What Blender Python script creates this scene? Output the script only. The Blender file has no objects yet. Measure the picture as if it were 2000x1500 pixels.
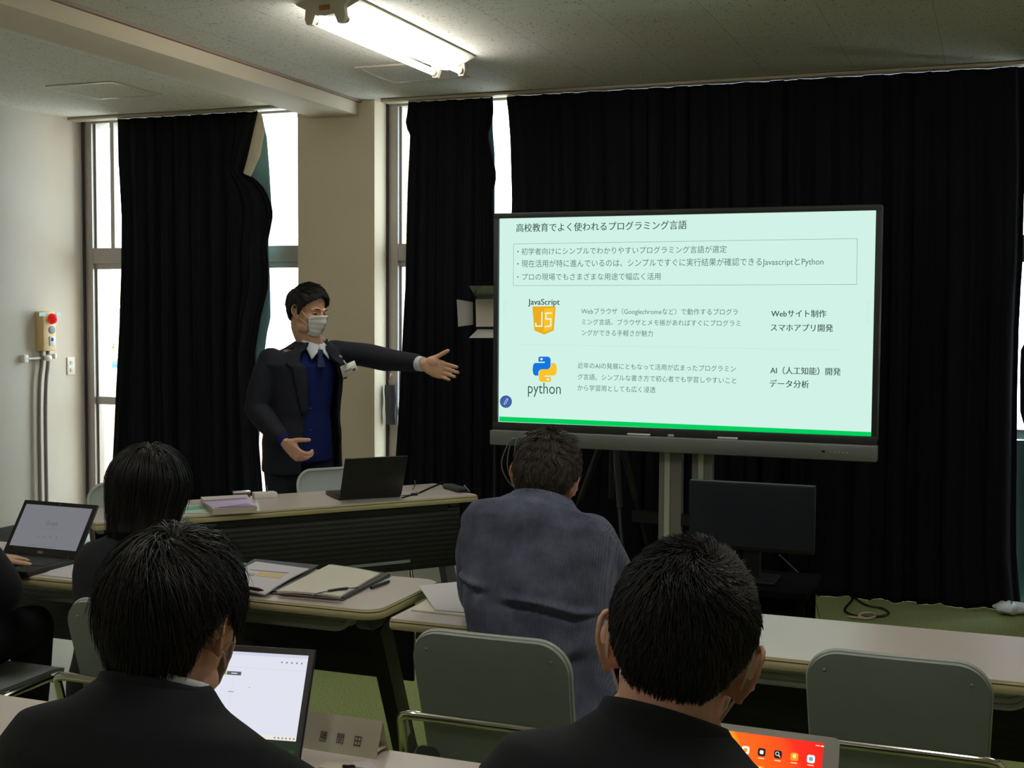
import bpy, bmesh, math, random
import numpy as np
from mathutils import Vector, Matrix, Euler
R = math.radians
rnd = random.Random(7)
sc = bpy.context.scene
COL = sc.collection

# ------------------------------------------------------------------ camera
F_PX = 2481.2
CAM_H = 1.55
CM = np.array([[0.934427, 0.356104, 0.005982],
               [-0.025897, 0.051182, 0.998354],
               [-0.355212, 0.933043, -0.057048]])
cam_d = bpy.data.cameras.new('camera')
cam = bpy.data.objects.new('camera', cam_d)
COL.objects.link(cam)
cam_d.sensor_width = 36.0
cam_d.lens = 36.0 * F_PX / 2000.0
cam_d.clip_start = 0.05
m = Matrix.Identity(4)
for i in range(3):
    m[i][0] = CM[0][i]; m[i][1] = CM[1][i]; m[i][2] = -CM[2][i]
m[2][3] = CAM_H
cam.matrix_world = m
sc.camera = cam

CO = np.array([0.0, 0.0, CAM_H])
def ray(x, y):
    return CM.T @ np.array([(x - 1000) / F_PX, -(y - 750) / F_PX, 1.0])
def onz(x, y, z):
    d = ray(x, y); return Vector(CO + d * (z - CAM_H) / d[2])
def ony(x, y, Y):
    d = ray(x, y); return Vector(CO + d * Y / d[1])
def onx(x, y, X):
    d = ray(x, y); return Vector(CO + d * X / d[0])
def atd(x, y, dep):
    return Vector(CO + ray(x, y) * dep)

# ------------------------------------------------------------------ materials
MATS = {}
def nodes_of(name):
    mt = bpy.data.materials.new(name); mt.use_nodes = True
    nt = mt.node_tree; b = nt.nodes['Principled BSDF']
    MATS[name] = mt
    return mt, nt, b
def mat(name, col, rough=0.5, metal=0.0, spec=0.5, noise=0.0, nscale=40.0, bump=0.0, bscale=200.0, sheen=0.0, coat=0.0, sss=0.0, emit=None, estr=0.0):
    mt, nt, b = nodes_of(name)
    b.inputs['Base Color'].default_value = (*col, 1)
    b.inputs['Roughness'].default_value = rough
    b.inputs['Metallic'].default_value = metal
    b.inputs['Specular IOR Level'].default_value = spec
    if sheen: b.inputs['Sheen Weight'].default_value = sheen
    if coat: b.inputs['Coat Weight'].default_value = coat
    if sss:
        b.inputs['Subsurface Weight'].default_value = sss
        b.inputs['Subsurface Radius'].default_value = (1.0, 0.35, 0.2)
        b.inputs['Subsurface Scale'].default_value = 0.006
    if emit is not None:
        b.inputs['Emission Color'].default_value = (*emit, 1)
        b.inputs['Emission Strength'].default_value = estr
    tc = nt.nodes.new('ShaderNodeTexCoord')
    if noise:
        n = nt.nodes.new('ShaderNodeTexNoise'); n.inputs['Scale'].default_value = nscale
        n.inputs['Detail'].default_value = 4
        nt.links.new(tc.outputs['Object'], n.inputs['Vector'])
        mx = nt.nodes.new('ShaderNodeMix'); mx.data_type = 'RGBA'
        mx.inputs['A'].default_value = (*[c * (1 - noise) for c in col], 1)
        mx.inputs['B'].default_value = (*[min(1, c * (1 + noise)) for c in col], 1)
        nt.links.new(n.outputs['Fac'], mx.inputs['Factor'])
        nt.links.new(mx.outputs['Result'], b.inputs['Base Color'])
    if bump:
        n2 = nt.nodes.new('ShaderNodeTexNoise'); n2.inputs['Scale'].default_value = bscale
        n2.inputs['Detail'].default_value = 3
        nt.links.new(tc.outputs['Object'], n2.inputs['Vector'])
        bp = nt.nodes.new('ShaderNodeBump'); bp.inputs['Strength'].default_value = bump
        bp.inputs['Distance'].default_value = 0.002
        nt.links.new(n2.outputs['Fac'], bp.inputs['Height'])
        nt.links.new(bp.outputs['Normal'], b.inputs['Normal'])
    return mt
def emis(name, col, s=1.0):
    mt, nt, b = nodes_of(name)
    b.inputs['Base Color'].default_value = (0, 0, 0, 1)
    b.inputs['Specular IOR Level'].default_value = 0.0
    b.inputs['Roughness'].default_value = 1.0
    b.inputs['Emission Color'].default_value = (*col, 1)
    b.inputs['Emission Strength'].default_value = s
    return mt

# ------------------------------------------------------------------ mesh builder
def frame_from(d, up=Vector((0, 0, 1))):
    d = Vector(d).normalized()
    if abs(d.dot(up)) > 0.98: up = Vector((0, 1, 0))
    u = up.cross(d).normalized(); v = d.cross(u)
    return u, v
class MB:
    def __init__(s): s.v = []; s.f = []
    def add(s, vs, fs, M=None):
        o = len(s.v)
        for p in vs:
            p = Vector(p)
            s.v.append(M @ p if M is not None else p)
        s.f += [tuple(i + o for i in f) for f in fs]
        return s
    def box(s, c, d, M=None, bev=0.0, seg=2):
        bm = bmesh.new(); bmesh.ops.create_cube(bm, size=1)
        for v in bm.verts: v.co = Vector((v.co.x * d[0], v.co.y * d[1], v.co.z * d[2]))
        if bev: bmesh.ops.bevel(bm, geom=bm.edges[:], offset=bev, segments=seg, profile=.5, affect='EDGES')
        bm.verts.index_update()
        vs = [v.co + Vector(c) for v in bm.verts]; fs = [[v.index for v in f.verts] for f in bm.faces]
        bm.free(); return s.add(vs, fs, M)
    def tube(s, pts, r, n=10, M=None, closed=False, flat=1.0, caps=True, round_caps=False):
        pts = [Vector(p) for p in pts]; N = len(pts)
        rs = r if isinstance(r, (list, tuple)) else [r] * N
        if round_caps:
            d0 = (pts[0] - pts[1]).normalized(); d1 = (pts[-1] - pts[-2]).normalized()
            P = [pts[0] + d0 * rs[0] * k for k in (.95, .75, .4)]; Rr = [rs[0] * k for k in (.25, .65, .92)]
            Q = [pts[-1] + d1 * rs[-1] * k for k in (.4, .75, .95)]; Rq = [rs[-1] * k for k in (.92, .65, .25)]
            pts = P + pts + Q; rs = Rr + list(rs) + Rq; N = len(pts)
        vs = []; fs = []
        u = None
        for i in range(N):
            if closed: t = pts[(i + 1) % N] - pts[i - 1]
            else: t = pts[min(i + 1, N - 1)] - pts[max(i - 1, 0)]
            t = t.normalized() if t.length > 1e-9 else Vector((0, 0, 1))
            if u is None: u, _ = frame_from(t)
            else:
                u = u - t * u.dot(t)
                u = u.normalized() if u.length > 1e-6 else frame_from(t)[0]
            w = t.cross(u)
            for k in range(n):
                a = 2 * math.pi * k / n
                vs.append(pts[i] + u * math.cos(a) * rs[i] + w * math.sin(a) * rs[i] * flat)
        for i in range(N if closed else N - 1):
            j = (i + 1) % N
            for k in range(n):
                l = (k + 1) % n
                fs.append((i * n + k, i * n + l, j * n + l, j * n + k))
        if caps and not closed:
            fs.append(tuple(range(n - 1, -1, -1))); fs.append(tuple((N - 1) * n + k for k in range(n)))
        return s.add(vs, fs, M)
    def loft(s, rings, M=None, caps=True, closed_ring=True):
        n = len(rings[0]); vs = [p for r in rings for p in r]; fs = []
        for i in range(len(rings) - 1):
            for k in range(n if closed_ring else n - 1):
                l = (k + 1) % n
                fs.append((i * n + k, i * n + l, (i + 1) * n + l, (i + 1) * n + k))
        if caps and closed_ring:
            fs.append(tuple(range(n - 1, -1, -1))); fs.append(tuple((len(rings) - 1) * n + k for k in range(n)))
        return s.add(vs, fs, M)
    def lathe(s, prof, n=20, M=None):
        rings = []
        for (r, z) in prof:
            rings.append([Vector((r * math.cos(2 * math.pi * k / n), r * math.sin(2 * math.pi * k / n), z)) for k in range(n)])
        return s.loft(rings, M)
    def prism(s, outline, z0, z1, M=None):
        n = len(outline)
        return s.loft([[Vector((x, y, z0)) for x, y in outline], [Vector((x, y, z1)) for x, y in outline]], M)
    def ell(s, c, r, M=None, n=20, k=12):
        rings = []
        for i in range(1, k):
            a = math.pi * i / k - math.pi / 2
            rings.append([Vector((c[0] + r[0] * math.cos(a) * math.cos(2 * math.pi * j / n), c[1] + r[1] * math.cos(a) * math.sin(2 * math.pi * j / n), c[2] + r[2] * math.sin(a))) for j in range(n)])
        return s.loft(rings, M)
    def grid(s, fn, nu, nv, M=None):
        vs = [fn(i / nu, j / nv) for j in range(nv + 1) for i in range(nu + 1)]
        fs = [(j * (nu + 1) + i, j * (nu + 1) + i + 1, (j + 1) * (nu + 1) + i + 1, (j + 1) * (nu + 1) + i) for j in range(nv) for i in range(nu)]
        return s.add(vs, fs, M)
    def sheet(s, fn, nu, nv, th, M=None):
        # closed thin solid made from a parametric sheet
        P = [[Vector(fn(i / nu, j / nv)) for i in range(nu + 1)] for j in range(nv + 1)]
        def nrm(i, j):
            a = P[j][min(i + 1, nu)] - P[j][max(i - 1, 0)]; b = P[min(j + 1, nv)][i] - P[max(j - 1, 0)][i]
            c = a.cross(b); return c.normalized() if c.length > 1e-12 else Vector((0, 0, 1))
        T = [[P[j][i] + nrm(i, j) * th for i in range(nu + 1)] for j in range(nv + 1)]
        W = nu + 1; n0 = W * (nv + 1)
        vs = [p for r_ in P for p in r_] + [p for r_ in T for p in r_]
        fs = []
        for j in range(nv):
            for i in range(nu):
                a = j * W + i
                fs.append((a, a + W, a + W + 1, a + 1)); fs.append((n0 + a, n0 + a + 1, n0 + a + W + 1, n0 + a + W))
        for i in range(nu):
            a = i; fs.append((a, a + 1, n0 + a + 1, n0 + a))
            a = nv * W + i; fs.append((a + 1, a, n0 + a, n0 + a + 1))
        for j in range(nv):
            a = j * W; fs.append((a + W, a, n0 + a, n0 + a + W))
            a = j * W + nu; fs.append((a, a + W, n0 + a + W, n0 + a))
        return s.add(vs, fs, M)
    def mesh(s, name):
        me = bpy.data.meshes.new(name); me.from_pydata([tuple(v) for v in s.v], [], s.f); me.update(); return me
    def build(s, name, mt, parent=None, sharp=35, fix=True, loc=None, rot=None):
        me = s.mesh(name)
        if fix:
            bm = bmesh.new(); bm.from_mesh(me); bmesh.ops.recalc_face_normals(bm, faces=bm.faces[:]); bm.to_mesh(me); bm.free()
        return link(name, me, mt, parent, sharp, loc, rot)
def link(name, me, mt, parent=None, sharp=35, loc=None, rot=None):
    me.shade_smooth()
    if sharp: me.set_sharp_from_angle(angle=R(sharp))
    if mt is not None: me.materials.append(mt)
    o = bpy.data.objects.new(name, me); COL.objects.link(o)
    if loc is not None: o.location = loc
    if rot is not None: o.rotation_euler = rot
    if parent is not None: o.parent = parent
    return o
def thing(name, label, cat, loc=(0, 0, 0), rz=0.0, group=None, rot=None):
    o = bpy.data.objects.new(name, None); COL.objects.link(o); o.empty_display_size = .1
    o.location = loc; o.rotation_euler = rot if rot else (0, 0, rz)
    o['label'] = label; o['category'] = cat
    if group: o['group'] = group
    return o
def tag(o, label, cat, group=None):
    o['label'] = label; o['category'] = cat
    if group: o['group'] = group
    return o
def struct(o): o['kind'] = 'structure'; return o
def dup(root, loc, rz, label, group=None, rot=None):
    r = root.copy(); COL.objects.link(r); r.location = loc; r.rotation_euler = rot if rot else (0, 0, rz)
    r['label'] = label
    if group: r['group'] = group
    for ch in list(root.children):
        c = ch.copy(); COL.objects.link(c); c.parent = r
        for g in list(ch.children):
            d = g.copy(); COL.objects.link(d); d.parent = c
    return r
def rrect(w, h, r, n=6, cx=0, cy=0):
    out = []
    for (sx, sy, a0) in ((1, 1, 0), (-1, 1, 90), (-1, -1, 180), (1, -1, 270)):
        for k in range(n + 1):
            a = R(a0 + 90 * k / n)
            out.append((cx + sx * (w / 2 - r) + r * math.cos(a), cy + sy * (h / 2 - r) + r * math.sin(a)))
    return out
def spline(pts, n):
    # catmull-rom through pts
    P = [Vector(p) for p in pts]; P = [P[0] * 2 - P[1]] + P + [P[-1] * 2 - P[-2]]
    out = []
    for i in range(1, len(P) - 2):
        for k in range(n):
            t = k / n
            a, b, c, d = P[i - 1], P[i], P[i + 1], P[i + 2]
            out.append(0.5 * ((2 * b) + (c - a) * t + (2 * a - 5 * b + 4 * c - d) * t * t + (3 * b - a - 3 * c + d) * t ** 3))
    out.append(P[-2]); return out
def bend(pts, r, n=5):
    # polyline with rounded corners
    P = [Vector(p) for p in pts]; out = [P[0]]
    for i in range(1, len(P) - 1):
        a, b, c = P[i - 1], P[i], P[i + 1]
        rr = min(r, (a - b).length * .48, (c - b).length * .48)
        p = b + (a - b).normalized() * rr; q = b + (c - b).normalized() * rr
        for k in range(n + 1):
            t = k / n; out.append(p * (1 - t) ** 2 + b * 2 * t * (1 - t) + q * t * t)
    out.append(P[-1]); return out
def text_mesh(body, size, font_off=0.0, align='LEFT', ext=0.0):
    cu = bpy.data.curves.new('t', 'FONT'); cu.body = body; cu.size = size; cu.align_x = align
    cu.offset = font_off; cu.extrude = ext; cu.resolution_u = 3
    o = bpy.data.objects.new('t', cu); COL.objects.link(o)
    bpy.context.view_layer.update()
    me = bpy.data.meshes.new_from_object(o.evaluated_get(bpy.context.evaluated_depsgraph_get()))
    vs = [v.co.copy() for v in me.vertices]; fs = [tuple(p.vertices) for p in me.polygons]
    bpy.data.objects.remove(o); bpy.data.curves.remove(cu); bpy.data.meshes.remove(me)
    return vs, fs
def S(r, g, b):
    f = lambda c: (c / 255 / 12.92) if c / 255 <= .04045 else ((c / 255 + .055) / 1.055) ** 2.4
    return (f(r), f(g), f(b))
CEIL = 2.835
XL = -5.93            # left wall
YW = 7.20             # window wall
XR = 3.2; YB = -2.6   # unseen right and back walls

# ---- surfaces
wallm = mat('wall_paint', S(216, 207, 192), .85, noise=.03, nscale=3, bump=.25, bscale=260)
pillm = mat('pillar_paint', S(208, 194, 166), .8, noise=.03, nscale=4, bump=.2, bscale=260)
beamm = pillm
alu = mat('window_aluminium', S(176, 170, 164), .38, metal=.35, noise=.03)
darkgap = mat('dark_gasket', S(70, 58, 52), .7)
blackm = mat('black_plastic', S(22, 23, 24), .45, noise=.05, nscale=60)
chrome = mat('chrome', (.78, .77, .72), .12, metal=1.0)
whitep = mat('white_plastic', S(236, 232, 222), .45)

def ceiling_material():
    mt, nt, b = nodes_of('ceiling_tile')
    tc = nt.nodes.new('ShaderNodeTexCoord'); mp = nt.nodes.new('ShaderNodeMapping')
    mp.inputs['Scale'].default_value = (1, .45, 1)
    nt.links.new(tc.outputs['Object'], mp.inputs['Vector'])
    n = nt.nodes.new('ShaderNodeTexNoise'); n.inputs['Scale'].default_value = 105; n.inputs['Detail'].default_value = 2
    nt.links.new(mp.outputs['Vector'], n.inputs['Vector'])
    r = nt.nodes.new('ShaderNodeValToRGB'); r.color_ramp.elements[0].position = .632; r.color_ramp.elements[1].position = .69
    r.color_ramp.elements[0].color = (1, 1, 1, 1); r.color_ramp.elements[1].color = (.42, .41, .38, 1)
    nt.links.new(n.outputs['Fac'], r.inputs['Fac'])
    br = nt.nodes.new('ShaderNodeTexBrick'); br.inputs['Scale'].default_value = 1
    br.inputs['Brick Width'].default_value = .91; br.inputs['Row Height'].default_value = .455
    br.inputs['Mortar Size'].default_value = .0018; br.inputs['Mortar Smooth'].default_value = .3
    br.inputs['Color1'].default_value = (*S(226, 223, 210), 1); br.inputs['Color2'].default_value = (*S(222, 219, 206), 1)
    br.inputs['Mortar'].default_value = (*S(180, 176, 163), 1)
    mp2 = nt.nodes.new('ShaderNodeMapping'); mp2.inputs['Rotation'].default_value = (0, 0, R(90)); mp2.inputs['Location'].default_value = (.1, .28, 0)
    nt.links.new(tc.outputs['Object'], mp2.inputs['Vector']); nt.links.new(mp2.outputs['Vector'], br.inputs['Vector'])
    mx = nt.nodes.new('ShaderNodeMix'); mx.data_type = 'RGBA'; mx.blend_type = 'MULTIPLY'; mx.inputs['Factor'].default_value = 1
    nt.links.new(br.outputs['Color'], mx.inputs['A']); nt.links.new(r.outputs['Color'], mx.inputs['B'])
    nt.links.new(mx.outputs['Result'], b.inputs['Base Color'])
    b.inputs['Roughness'].default_value = .9; b.inputs['Specular IOR Level'].default_value = .2
    return mt
ceilm = ceiling_material()
def carpet_material():
    mt, nt, b = nodes_of('green_carpet')
    tc = nt.nodes.new('ShaderNodeTexCoord')
    n = nt.nodes.new('ShaderNodeTexNoise'); n.inputs['Scale'].default_value = 110; n.inputs['Detail'].default_value = 5; n.inputs['Roughness'].default_value = .7
    nt.links.new(tc.outputs['Object'], n.inputs['Vector'])
    r = nt.nodes.new('ShaderNodeValToRGB'); r.color_ramp.elements[0].position = .3; r.color_ramp.elements[1].position = .72
    r.color_ramp.elements[0].color = (*S(98, 112, 56), 1); r.color_ramp.elements[1].color = (*S(166, 178, 110), 1)
    nt.links.new(n.outputs['Fac'], r.inputs['Fac']); nt.links.new(r.outputs['Color'], b.inputs['Base Color'])
    bp = nt.nodes.new('ShaderNodeBump'); bp.inputs['Strength'].default_value = .3; bp.inputs['Distance'].default_value = .003
    nt.links.new(n.outputs['Fac'], bp.inputs['Height']); nt.links.new(bp.outputs['Normal'], b.inputs['Normal'])
    b.inputs['Roughness'].default_value = .95; b.inputs['Specular IOR Level'].default_value = .1
    b.inputs['Sheen Weight'].default_value = .2
    return mt
carpet = carpet_material()
palefl = mat('pale_floor', S(196, 200, 186), .35, noise=.05, nscale=14)

# ---- shell
XV = -2.95
struct(MB().box(((XV + XR + .2) / 2, (YB + YW + .3) / 2, -.05), (XR + .2 - XV, YW + .3 - YB, .1)).build('floor', carpet))
struct(MB().box(((XL - .2 + XV) / 2, (YB + YW + .3) / 2, -.05), (XV - XL + .2, YW + .3 - YB, .1)).build('floor_left', palefl))  # left part of the floor, paler and smoother than the carpet
struct(MB().box(((XL + XR) / 2, (YB + YW + .3) / 2, CEIL + .06), (XR - XL + .4, YW + .3 - YB, .12)).build('ceiling', ceilm))
struct(MB().box((XL - .1, (YB + YW + .3) / 2, CEIL / 2), (.2, YW + .3 - YB, CEIL)).build('wall_left', wallm))
struct(MB().box((XR + .1, (YB + YW + .3) / 2, CEIL / 2), (.2, YW + .3 - YB, CEIL)).build('wall_right', wallm))
struct(MB().box(((XL + XR) / 2, YB - .1, CEIL / 2), (XR - XL, .2, CEIL)).build('wall_back', wallm))
struct(MB().box(((1.75 + XR) / 2, YW + .1, CEIL / 2), (XR - 1.75, .2, CEIL)).build('wall_far', wallm))
# pillar between the two windows; its outdoor half is clad in brick tile
PX0, PX1, PY = -4.12, -3.58, 7.018
struct(MB().box(((PX0 + PX1) / 2, (PY + 7.3) / 2, CEIL / 2), (PX1 - PX0, 7.3 - PY, CEIL), bev=.006).build('wall_pillar', pillm))
def brick_material():
    mt, nt, b = nodes_of('brick_tile')
    tc = nt.nodes.new('ShaderNodeTexCoord'); mp = nt.nodes.new('ShaderNodeMapping')
    mp.inputs['Rotation'].default_value = (R(90), 0, R(90))
    nt.links.new(tc.outputs['Object'], mp.inputs['Vector'])
    sx = nt.nodes.new('ShaderNodeSeparateXYZ'); cb = nt.nodes.new('ShaderNodeCombineXYZ')
    nt.links.new(tc.outputs['Object'], sx.inputs[0])
    nt.links.new(sx.outputs['Y'], cb.inputs['X']); nt.links.new(sx.outputs['Z'], cb.inputs['Y'])
    br = nt.nodes.new('ShaderNodeTexBrick'); br.inputs['Scale'].default_value = 1
    br.inputs['Brick Width'].default_value = .12; br.inputs['Row Height'].default_value = .068; br.inputs['Mortar Size'].default_value = .006
    br.inputs['Color1'].default_value = (*S(206, 178, 132), 1); br.inputs['Color2'].default_value = (*S(190, 160, 116), 1)
    br.inputs['Mortar'].default_value = (*S(140, 122, 96), 1)
    nt.links.new(cb.outputs[0], br.inputs['Vector']); nt.links.new(br.outputs['Color'], b.inputs['Base Color'])
    b.inputs['Roughness'].default_value = .7
    return mt
brickm = brick_material()
struct(MB().box(((PX0 + PX1) / 2 - .01, 7.95, CEIL / 2 + .2), (PX1 - PX0 - .02, 1.28, CEIL + .6)).build('wall_brick_wing', brickm))
# ceiling beam
struct(MB().box((-3.845, (YB + PY) / 2, 2.79), (.315, PY - YB, .09), bev=.004).build('ceiling_beam', beamm))
struct(MB().box((-3.676, (YB + PY) / 2, CEIL - .007), (.022, PY - YB, .014)).build('trim_1', mat('trim_brown', S(150, 128, 118), .7)))
# baseboard
struct(MB().box((XL + .008, (YB + YW) / 2, .073), (.016, YW - YB, .146)).build('baseboard_left', mat('baseboard_brown', S(58, 50, 46), .6)))

# ---- windows
def glass_material():
    mt = bpy.data.materials.new('window_glass'); mt.use_nodes = True; nt = mt.node_tree
    for n in list(nt.nodes): nt.nodes.remove(n)
    o = nt.nodes.new('ShaderNodeOutputMaterial'); t = nt.nodes.new('ShaderNodeBsdfTransparent'); g = nt.nodes.new('ShaderNodeBsdfGlossy')
    t.inputs['Color'].default_value = (.93, .96, .95, 1); g.inputs['Roughness'].default_value = .02
    lw = nt.nodes.new('ShaderNodeLayerWeight'); lw.inputs['Blend'].default_value = .5
    pw = nt.nodes.new('ShaderNodeMath'); pw.operation = 'POWER'; pw.inputs[1].default_value = 5
    nt.links.new(lw.outputs['Facing'], pw.inputs[0])
    f = nt.nodes.new('ShaderNodeMath'); f.operation = 'MULTIPLY_ADD'; f.inputs[1].default_value = .9; f.inputs[2].default_value = .03
    nt.links.new(pw.outputs[0], f.inputs[0])
    mx = nt.nodes.new('ShaderNodeMixShader')
    nt.links.new(f.outputs[0], mx.inputs[0]); nt.links.new(t.outputs[0], mx.inputs[1]); nt.links.new(g.outputs[0], mx.inputs[2]); nt.links.new(mx.outputs[0], o.inputs['Surface'])
    return mt
glassm = glass_material()
def window(name, x0, x1, ups, mids, jl, jr):
    f = MB(); yc = 7.245; d = .09
    f.box(((x0 + x1) / 2, yc, CEIL - .008), (x1 - x0 - jl - jr, d - .006, .016))
    f.box(((x0 + jl + x1 - jr) / 2, yc, 1.915), (x1 - x0 - jl - jr - .001, d - .004, .105))
    f.box(((x0 + jl + x1 - jr) / 2, yc, .03), (x1 - x0 - jl - jr - .001, d + .03, .06))
    f.box((x0 + jl / 2, yc, CEIL / 2), (jl, d, CEIL)); f.box((x1 - jr / 2, yc, CEIL / 2), (jr, d, CEIL))
    f.box((x0 + jl + .008, yc + .01, CEIL / 2), (.012, .05, CEIL))
    for x in ups: f.box((x, yc, (CEIL + 1.96) / 2), (.032, .05, CEIL - 1.96))
    for x in mids: f.box((x, yc, .95), (.06, .05, 1.9))
    o = struct(f.build(name, alu))
    s = MB()
    for a, b in zip([x0 + jl] + mids, mids + [x1 - jr]):
        s.box(((a + b) / 2, yc, .915), (b - a, .045, .052)); s.box(((a + b) / 2, yc, 1.845), (b - a, .045, .04)); s.box(((a + b) / 2, yc, .09), (b - a, .045, .07))
    s.build('sash_rails', alu, o)
    g = MB().box((x0 + .003, 7.19, CEIL / 2), (.006, .03, CEIL)).build('gasket', darkgap, o)
    for a, b in zip([x0 + jl] + ups, ups + [x1 - jr]): MB().box(((a + b) / 2, yc, (CEIL + 1.96) / 2), (b - a, .006, CEIL - 1.97)).build('upper_pane', glassm, o)
    for a, b in zip([x0 + jl] + mids, mids + [x1 - jr]): MB().box(((a + b) / 2, yc + .004, .98), (b - a, .006, 1.75)).build('lower_pane', glassm, o)
    return o
window('window_1', XL + .02, PX0, [-5.69, -5.0], [-5.0], .065, .03)
window('window_2', PX1, 1.75, [-2.2, -.9, .4], [-2.2, -.9, .4], .07, .07)
MB().box((.55, 7.3, 1.0), (.02, .02, 2)).build('gasket', darkgap, None) if False else None

# ---- curtain rails
railm = mat('curtain_rail_metal', S(176, 164, 140), .5)
for nm, x0, x1, lb in (('curtain_rail', XL + .05, PX0 - .01, 'thin grey curtain rail on the ceiling left of the pillar'), ('curtain_rail', PX1 + .05, 1.7, 'thin pale curtain rail on the ceiling above the big display')):
    tag(MB().box(((x0 + x1) / 2, 7.05, CEIL - .011), (x1 - x0, .10, .016), bev=.003).build(nm, railm), lb, 'curtain rail', 'curtain rails')

# ---- curtains
def fabric(name, col, rough=.95):
    mt = mat(name, col, rough, spec=.08, noise=.12, nscale=9, bump=.25, bscale=900)
    return mt
blackcurt = fabric('black_curtain_cloth', S(28, 29, 33)); tealm = fabric('teal_lining_cloth', S(112, 150, 152)); creamt = fabric('cream_heading_tape', S(216, 204, 178), .8)
def interp(tab, z):
    for (z0, x0), (z1, x1) in zip(tab, tab[1:]):
        if z <= z0 and z >= z1:
            t = (z0 - z) / (z0 - z1) if z0 != z1 else 0
            t = t * t * (3 - 2 * t) if False else t
            return x0 + (x1 - x0) * t
    return tab[0][1] if z > tab[0][0] else tab[-1][1]
def tab_px(pts, Y):
    out = []
    for x, y in pts:
        p = ony(x, y, Y); out.append((p.z, p.x))
    return out
def curtain(name, label, left, right, nf, amp, mtl, Y=7.065, zb=.002, zt=2.815, seed=1, parent=None, nu=160, nv=70, th=.004):
    L = tab_px(left, Y); Rr = tab_px(right, Y); r_ = random.Random(seed)
    ph = [r_.uniform(0, 6.28) for _ in range(6)]
    xlm = sum(q[1] for q in L) / len(L); xrm = sum(q[1] for q in Rr) / len(Rr)
    sm = lambda t: (lambda q: q * q * (3 - 2 * q))(max(0, min(1, t)))
    def fn(u, v):
        z = zt + (zb - zt) * v
        xl = interp(L, z); xr = interp(Rr, z); xa, xb = xlm, xrm
        uu = u + .012 * math.sin(6.28 * 1.3 * u * nf / 5 + ph[0]) + .006 * math.sin(3 * v + ph[5])
        k = .45 + .55 * min(1, v * 2.2)
        y = Y + amp * k * (math.sin(6.28 * nf * uu + ph[1] + .5 * math.sin(2.2 * v + ph[2])) + .45 * math.sin(6.28 * nf * 2.3 * uu + ph[3] + .7 * v) + .25 * math.sin(6.28 * nf * 4.7 * uu + ph[4]))
        x = xa + (xb - xa) * u + (xl - xa) * sm(1 - u / .3) + (xr - xb) * sm(1 - (1 - u) / .3) + .012 * math.sin(6.28 * nf * uu * 1.7 + ph[2] + v)*min(1, 5*u*(1-u))
        return (x, y, z)
    o = MB().sheet(fn, nu, nv, th).build(name, mtl, parent, sharp=None, fix=True)
    if label: tag(o, label, 'curtain', 'black blackout curtains')
    return o
c1 = curtain('curtain', 'wide black curtain left of the pillar, pale lining showing at its right edge',
             [(232, 236), (234, 320), (240, 420), (240, 520), (236, 640), (229, 760), (222, 900), (216, 985)],
             [(503, 220), (494, 280), (478, 335), (500, 352), (516, 368), (530, 400), (533, 420), (527, 452), (521, 480), (524, 520), (523, 560), (508, 620), (496, 690), (498, 800), (512, 1000)], 9, .026, blackcurt, seed=3)
def strip(name, pts_l, pts_r, Y, mtl, parent, bow=.0):
    A = [ony(x, y, Y) for x, y in pts_l]; B = [ony(x, y, Y) for x, y in pts_r]; n = len(A) - 1
    def fn(u, v):
        i = min(int(v * n), n - 1); t = v * n - i
        a = A[i].lerp(A[i + 1], t); b = B[i].lerp(B[i + 1], t)
        p = a.lerp(b, u); return (p.x, p.y + bow * math.sin(math.pi * u), p.z)
    return MB().sheet(fn, 6, n * 5, .003).build(name, mtl, parent, sharp=None)
strip('heading_tape', [(503, 220), (494, 262), (484, 305), (475, 338)], [(511, 222), (517, 255), (508, 305), (490, 345)], 7.0, creamt, c1, -.012)
strip('lining', [(509, 224), (505, 290), (488, 340), (500, 420), (500, 520), (500, 620), (497, 690), (500, 985)],
      [(511, 224), (521, 268), (526, 330), (530, 400), (524, 470), (527, 545), (528, 620), (514, 690), (520, 985)], 7.125, tealm, c1, .0)
c2 = curtain('curtain', 'narrow black curtain between the pillar and the big display',
             [(799, 200), (797, 222), (794, 238), (797, 252), (803, 262), (802, 290), (799, 360), (797, 470), (796, 560), (790, 690), (781, 850), (774, 950), (768, 1000)],
             [(964, 194), (966, 222), (961, 250), (955, 262), (961, 290), (970, 330), (972, 345), (967, 375), (968, 420), (975, 600), (978, 800), (978, 1000)], 6, .026, blackcurt, seed=5)
strip('lining', [(958, 196), (952, 240), (951, 265), (958, 300), (960, 420), (955, 800), (950, 1000)], [(962, 196), (962, 240), (963, 262), (966, 300), (966, 420), (962, 800), (958, 1000)], 7.125, tealm, c2)
c3 = curtain('curtain', 'widest black curtain hanging behind the big display up to the right edge',
             [(989, 192), (993, 230), (996, 270), (998, 330), (1000, 390), (999, 420), (975, 520), (960, 800), (955, 1130)],
             [(2002, 130), (2002, 300), (1998, 440), (1996, 520), (1993, 560), (1989, 640), (1986, 760), (1985, 860), (1984, 1000), (1985, 1080), (1989, 1130), (1994, 1182)], 17, .03, blackcurt, seed=9, nu=300)
strip('lining', [(1975, 860), (1976, 1000), (1978, 1100), (1984, 1180)], [(2010, 860), (2008, 1000), (2006, 1100), (2000, 1180)], 7.125, tealm, c3)

c4 = curtain('curtain', 'black curtain only just entering the picture at the right edge',
             [(2004, 130), (2003, 500), (2002, 670), (1993.5, 684), (1992, 740), (1993, 818), (2002, 824), (2004, 1000), (2006, 1180)], [(3400, 130), (3400, 1180)], 9, .022, blackcurt, Y=7.03, seed=15)
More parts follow.
